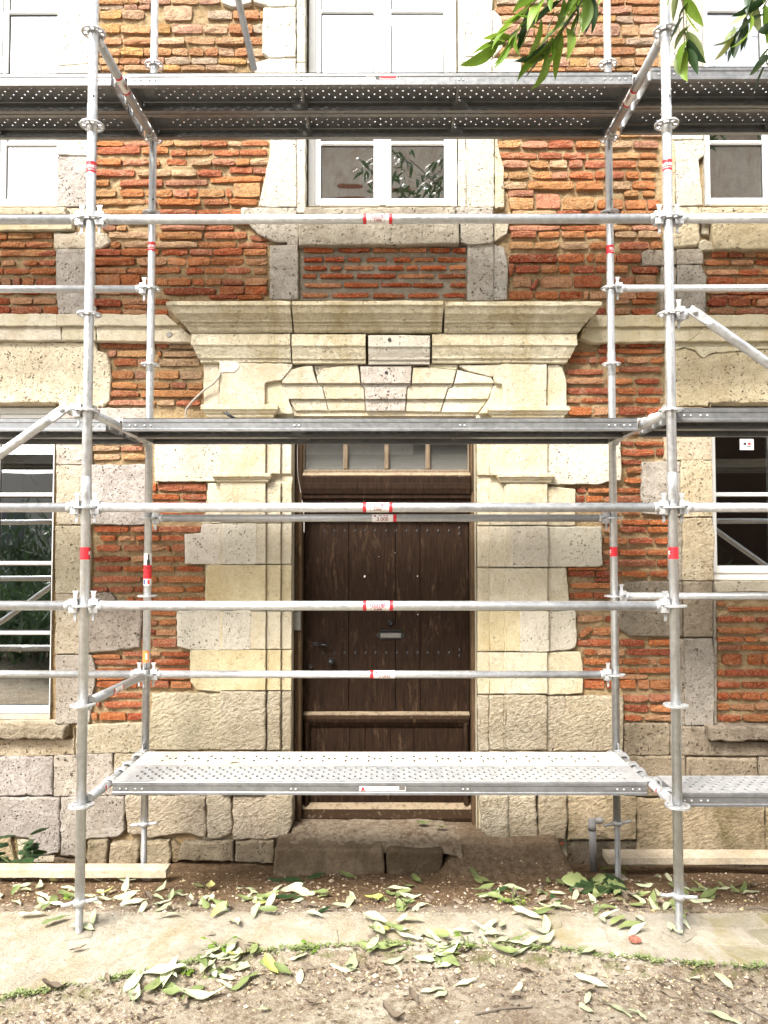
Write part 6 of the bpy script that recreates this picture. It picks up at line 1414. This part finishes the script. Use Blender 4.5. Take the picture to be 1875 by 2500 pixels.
# ---------------------------------------------------------------- hanging branches of the courtyard tree
TX, TY = 4.9, -5.6
TREE = empty('tree', (TX, TY, gh(TX, TY)), 'courtyard tree with long lance shaped leaves hanging before the upper wall', 'tree', None)
m = MB(); m.ring([((TX,TY,-0.1),0.20),((TX+0.05,TY,0.8),0.16),((TX-0.05,TY+0.1,2.2),0.14),((TX-0.1,TY+0.2,3.8),0.11),((TX-0.1,TY+0.3,5.2),0.09),((TX-0.3,TY+0.5,7.2),0.05)], 14); m.build('trunk', BARK, TREE)
TRR = random.Random(31)
def limb(pts, r0, r1): m = MB(); n = len(pts)-1; m.ring([(p, r0+(r1-r0)*i/n) for i, p in enumerate(pts)], 8); return m.build('branch', BARK, TREE)
def leaf_on(mb, base, d, L, wd, roll, curl):
    g = leaf_geo(1.0, wd, 0.18, curl, TRR.uniform(-0.3, 0.3), 8, 0.004, TRR.randint(0, 99)); d = d.normalized(); side = d.cross(Vector((0,0,1)));
    if side.length < 0.05: side = Vector((1,0,0))
    side.normalize(); nrm = side.cross(d); M_ = Matrix((d, side, nrm)).transposed().to_4x4(); M_ = Matrix.Translation(base)@M_@Matrix.Rotation(roll, 4, 'X')@Matrix.Translation((L*0.55,0,0))@Matrix.Scale(L, 4)
    mb.add([tuple(M_@Vector(p)) for p in g.v], g.f, g.sm)
def spray(path, nleaf, Lr, mats, droop=1.0, spread=0.8, wd=(0.22, 0.30)):     # twig with its leaves, each leaf a part
    P = [Vector(p) for p in path]; limb(path, 0.006, 0.0018); n = len(P)-1
    for k in range(nleaf):
        u = (0.12+0.88*k/max(1, nleaf-1))*n; i = min(int(u), n-1); b = P[i].lerp(P[i+1], u-i); t = (P[i+1]-P[i]).normalized()
        s = 1 if k % 2 else -1; side = t.cross(Vector((0,1,0))); side = side.normalized() if side.length > 0.05 else Vector((1,0,0))
        d = t*0.9+side*s*spread*TRR.uniform(0.4, 1.1)+Vector((0, TRR.uniform(-0.45, 0.45), -0.5*droop*TRR.uniform(0.5, 1.2)))
        if k == nleaf-1: d = t
        m = MB(); leaf_on(m, b, d, TRR.uniform(*Lr), TRR.uniform(*wd), TRR.uniform(-0.9, 0.9)+(math.pi if TRR.random() < 0.3 else 0), TRR.uniform(-0.35, 0.05)); m.build('leaf', TRR.choice(mats), TREE)
def pv(px, py, Y): a = at(px, py, Y); return Vector((a[0], Y, a[1]))
G = [LF_GREEN, LF_GREEN, LF_GREEN, LF_GREEN, LF_DEEP]; Dk = [LF_DEEP, LF_OLIVE, LF_GREEN, LF_DEEP]
spray([pv(1520,-130,-0.25), pv(1440,-60,-0.25), pv(1370,0,-0.25), pv(1290,70,-0.25), pv(1225,105,-0.25)], 20, (0.17,0.23), G, 0.5, 0.5, (0.20,0.27))
spray([pv(1500,-110,-0.2), pv(1445,-40,-0.2), pv(1410,20,-0.2), pv(1370,80,-0.2), pv(1330,130,-0.2)], 20, (0.17,0.23), G, 0.6, 0.45, (0.20,0.27))
spray([pv(1480,-140,-0.3), pv(1400,-70,-0.3), pv(1330,-20,-0.3), pv(1260,50,-0.3)], 17, (0.16,0.22), G, 0.6, 0.5, (0.20,0.27))
spray([pv(1540,-150,-0.1), pv(1480,-90,-0.1), pv(1450,-30,-0.1), pv(1430,40,-0.1)], 8, (0.13,0.18), Dk, 0.8, 0.5)
spray([pv(1640,-150,-0.15), pv(1655,-60,-0.15), pv(1668,20,-0.15), pv(1670,80,-0.15), pv(1672,125,-0.15)], 17, (0.15,0.20), [LF_OLIVE, LF_OLIVE, LF_DEEP, LF_GREEN], 0.9, 0.6, (0.25,0.34))
spray([pv(1800,-120,-0.45), pv(1830,-50,-0.45), pv(1835,10,-0.45), pv(1815,60,-0.45), pv(1795,85,-0.45)], 10, (0.14,0.19), [LF_OLIVE, LF_YELLOW, LF_DEEP, LF_DEEP], 0.7, 0.7)
spray([pv(1940,20,-0.5), pv(1900,80,-0.5), pv(1880,130,-0.5), pv(1868,160,-0.5)], 7, (0.13,0.18), [LF_DEEP], 0.8, 0.8, (0.30,0.40))
spray([pv(1930,-60,-0.5), pv(1880,-10,-0.5), pv(1850,40,-0.5)], 6, (0.15,0.20), Dk, 0.8, 0.7)
top_ = Vector((TX-0.1, TY+0.3, 5.0))
for e in (pv(1520,-130,-0.25), pv(1640,-150,-0.15), pv(1800,-120,-0.45), pv(1940,20,-0.5)):
    md = top_.lerp(e, 0.5)+Vector((0,0,0.9)); limb([tuple(top_), tuple(top_.lerp(md, 0.5)+Vector((0,0,0.25))), tuple(md), tuple(md.lerp(e, 0.6)+Vector((0,0,0.2))), tuple(e)], 0.05, 0.008)
cr = MB()                                      # crown of the same tree, over and behind the viewpoint
for k in range(22):
    az = TRR.uniform(0, 6.28); rr = TRR.uniform(0.8, 2.6); e = (top_+Vector((math.cos(az)*rr*1.0-0.9, math.sin(az)*rr*0.8, TRR.uniform(0.5, 3.6))) if k < 15 else Vector([(2.2,-4.0,7.0),(2.6,-4.3,6.4),(1.9,-4.2,7.7),(2.7,-4.6,7.6),(2.3,-4.5,6.9),(5.9,-3.8,8.4),(6.2,-4.4,9.0)][k-15]))
    md = top_.lerp(e, 0.5)+Vector((0,0,0.3)); limb([tuple(top_), tuple(md), tuple(e)], 0.04, 0.01)
    for _ in range(15):
        b = e+Vector((TRR.gauss(0,0.45), TRR.gauss(0,0.45), TRR.gauss(0,0.4)))
        for _ in range(9): leaf_on(cr, b+Vector((TRR.gauss(0,0.08), TRR.gauss(0,0.08), TRR.gauss(0,0.08))), Vector((TRR.gauss(0,0.7), TRR.gauss(0,0.7), -0.6)), TRR.uniform(0.14,0.20), 0.26, TRR.uniform(-1,1), -0.2)
cr.build('crown', LF_DEEP, TREE, kind='stuff')
# ---------------------------------------------------------------- across the courtyard, seen mirrored in the panes
o = empty('courtyard_building', (5.5, -11.5, 0), 'tall pale plastered building mirrored in the upper window panes', 'building')
m = MB(); m.box((-3.2, -18, 0), (14, -11.5, 12.6)); m.build('wall', PLASTER, o)
m = MB(); m.prism([(-3.6, 12.4), (14.4, 12.4), (14.4, 12.65), (-3.6, 12.65)], -18.4, -11.1); m.build('eaves', DOORW, o)
for k in range(26):
    r = random.Random(k); x = r.uniform(-2.6, 3.5); z = r.choice([9.2,9.45,9.9,10.15,10.6,10.9]); w = r.uniform(0.3, 0.9); m = MB(); m.cur = (0.35,0.13,0.07); m.prism(chaikin([(x,z),(x+w,z),(x+w,z+0.09),(x,z+0.09)], 0.2), -11.512, -11.45); m.v = [(v[0], -22.98-v[1], v[2]) for v in m.v]; m.build('brick', BRICK, o)
MB().box((2.2, -11.62, 0.02), (13.5, -11.44, 4.6)).build('added_dark_panel', DOORW, o)  # unseen dark panel added to darken what the right window mirrors
for x in (1.2, 5.2, 9.0):
    for z in (6.0,):
        MB().box((x, -11.6, z), (x+1.1, -11.47, z+1.9)).build('shutter', plain('grey shutter', (0.16,0.17,0.18), 0.6), o)
o = empty('annexe', (-8, -12.5, 0), 'low grey rendered annexe mirrored in the tall left window', 'building')
m = MB(); m.box((-13, -17, 0), (-3.4, -12.5, 3.6)); m.build('wall', GREYWALL, o)
for x in (-11.5, -9.2, -6.6): MB().box((x, -12.55, 1.5), (x+1.3, -12.46, 2.9)).build('blind', plain('dark blind', (0.07,0.08,0.09), 0.6), o)
for k, (x, y) in enumerate(((-8.2,-9.8), (-6.4,-9.4), (-4.6,-9.9), (-3.0,-9.5), (4.6,-9.6), (7.4,-9.3), (-3.1,-4.3), (-4.0,-4.9), (-2.7,-5.1), (-4.9,-5.6), (-3.6,-6.2))):
    o = empty('shrub', (x, y, 0), ['bamboo like shrub mirrored in the tall left window', 'dark courtyard shrub mirrored in the short right window', 'low dark bush mirrored in the lowest panes of the left window'][(k > 3)+(k > 5)], 'shrub', ['shrubs by the annexe', 'shrubs by the courtyard building', 'bushes in the courtyard bed'][(k > 3)+(k > 5)])
    cr = MB()
    for _ in range(900):
        b = Vector((x+TRR.gauss(0,0.5), y+TRR.gauss(0,0.4), abs(TRR.gauss(1.1,0.6))*(0.5 if k > 5 else 1))); leaf_on(cr, b, Vector((TRR.gauss(0,0.6), TRR.gauss(0,0.6), 0.8)), TRR.uniform(0.2,0.4), 0.16, TRR.uniform(-1,1), 0.1)
    cr.build('foliage', LF_DEEP, o)
    for _ in range(6): a = TRR.uniform(0,6.28); MB().ring([((x,y,-0.02),0.02),((x+0.3*math.cos(a),y+0.3*math.sin(a),1.0),0.008)], 6).build('stem', BARK, o)
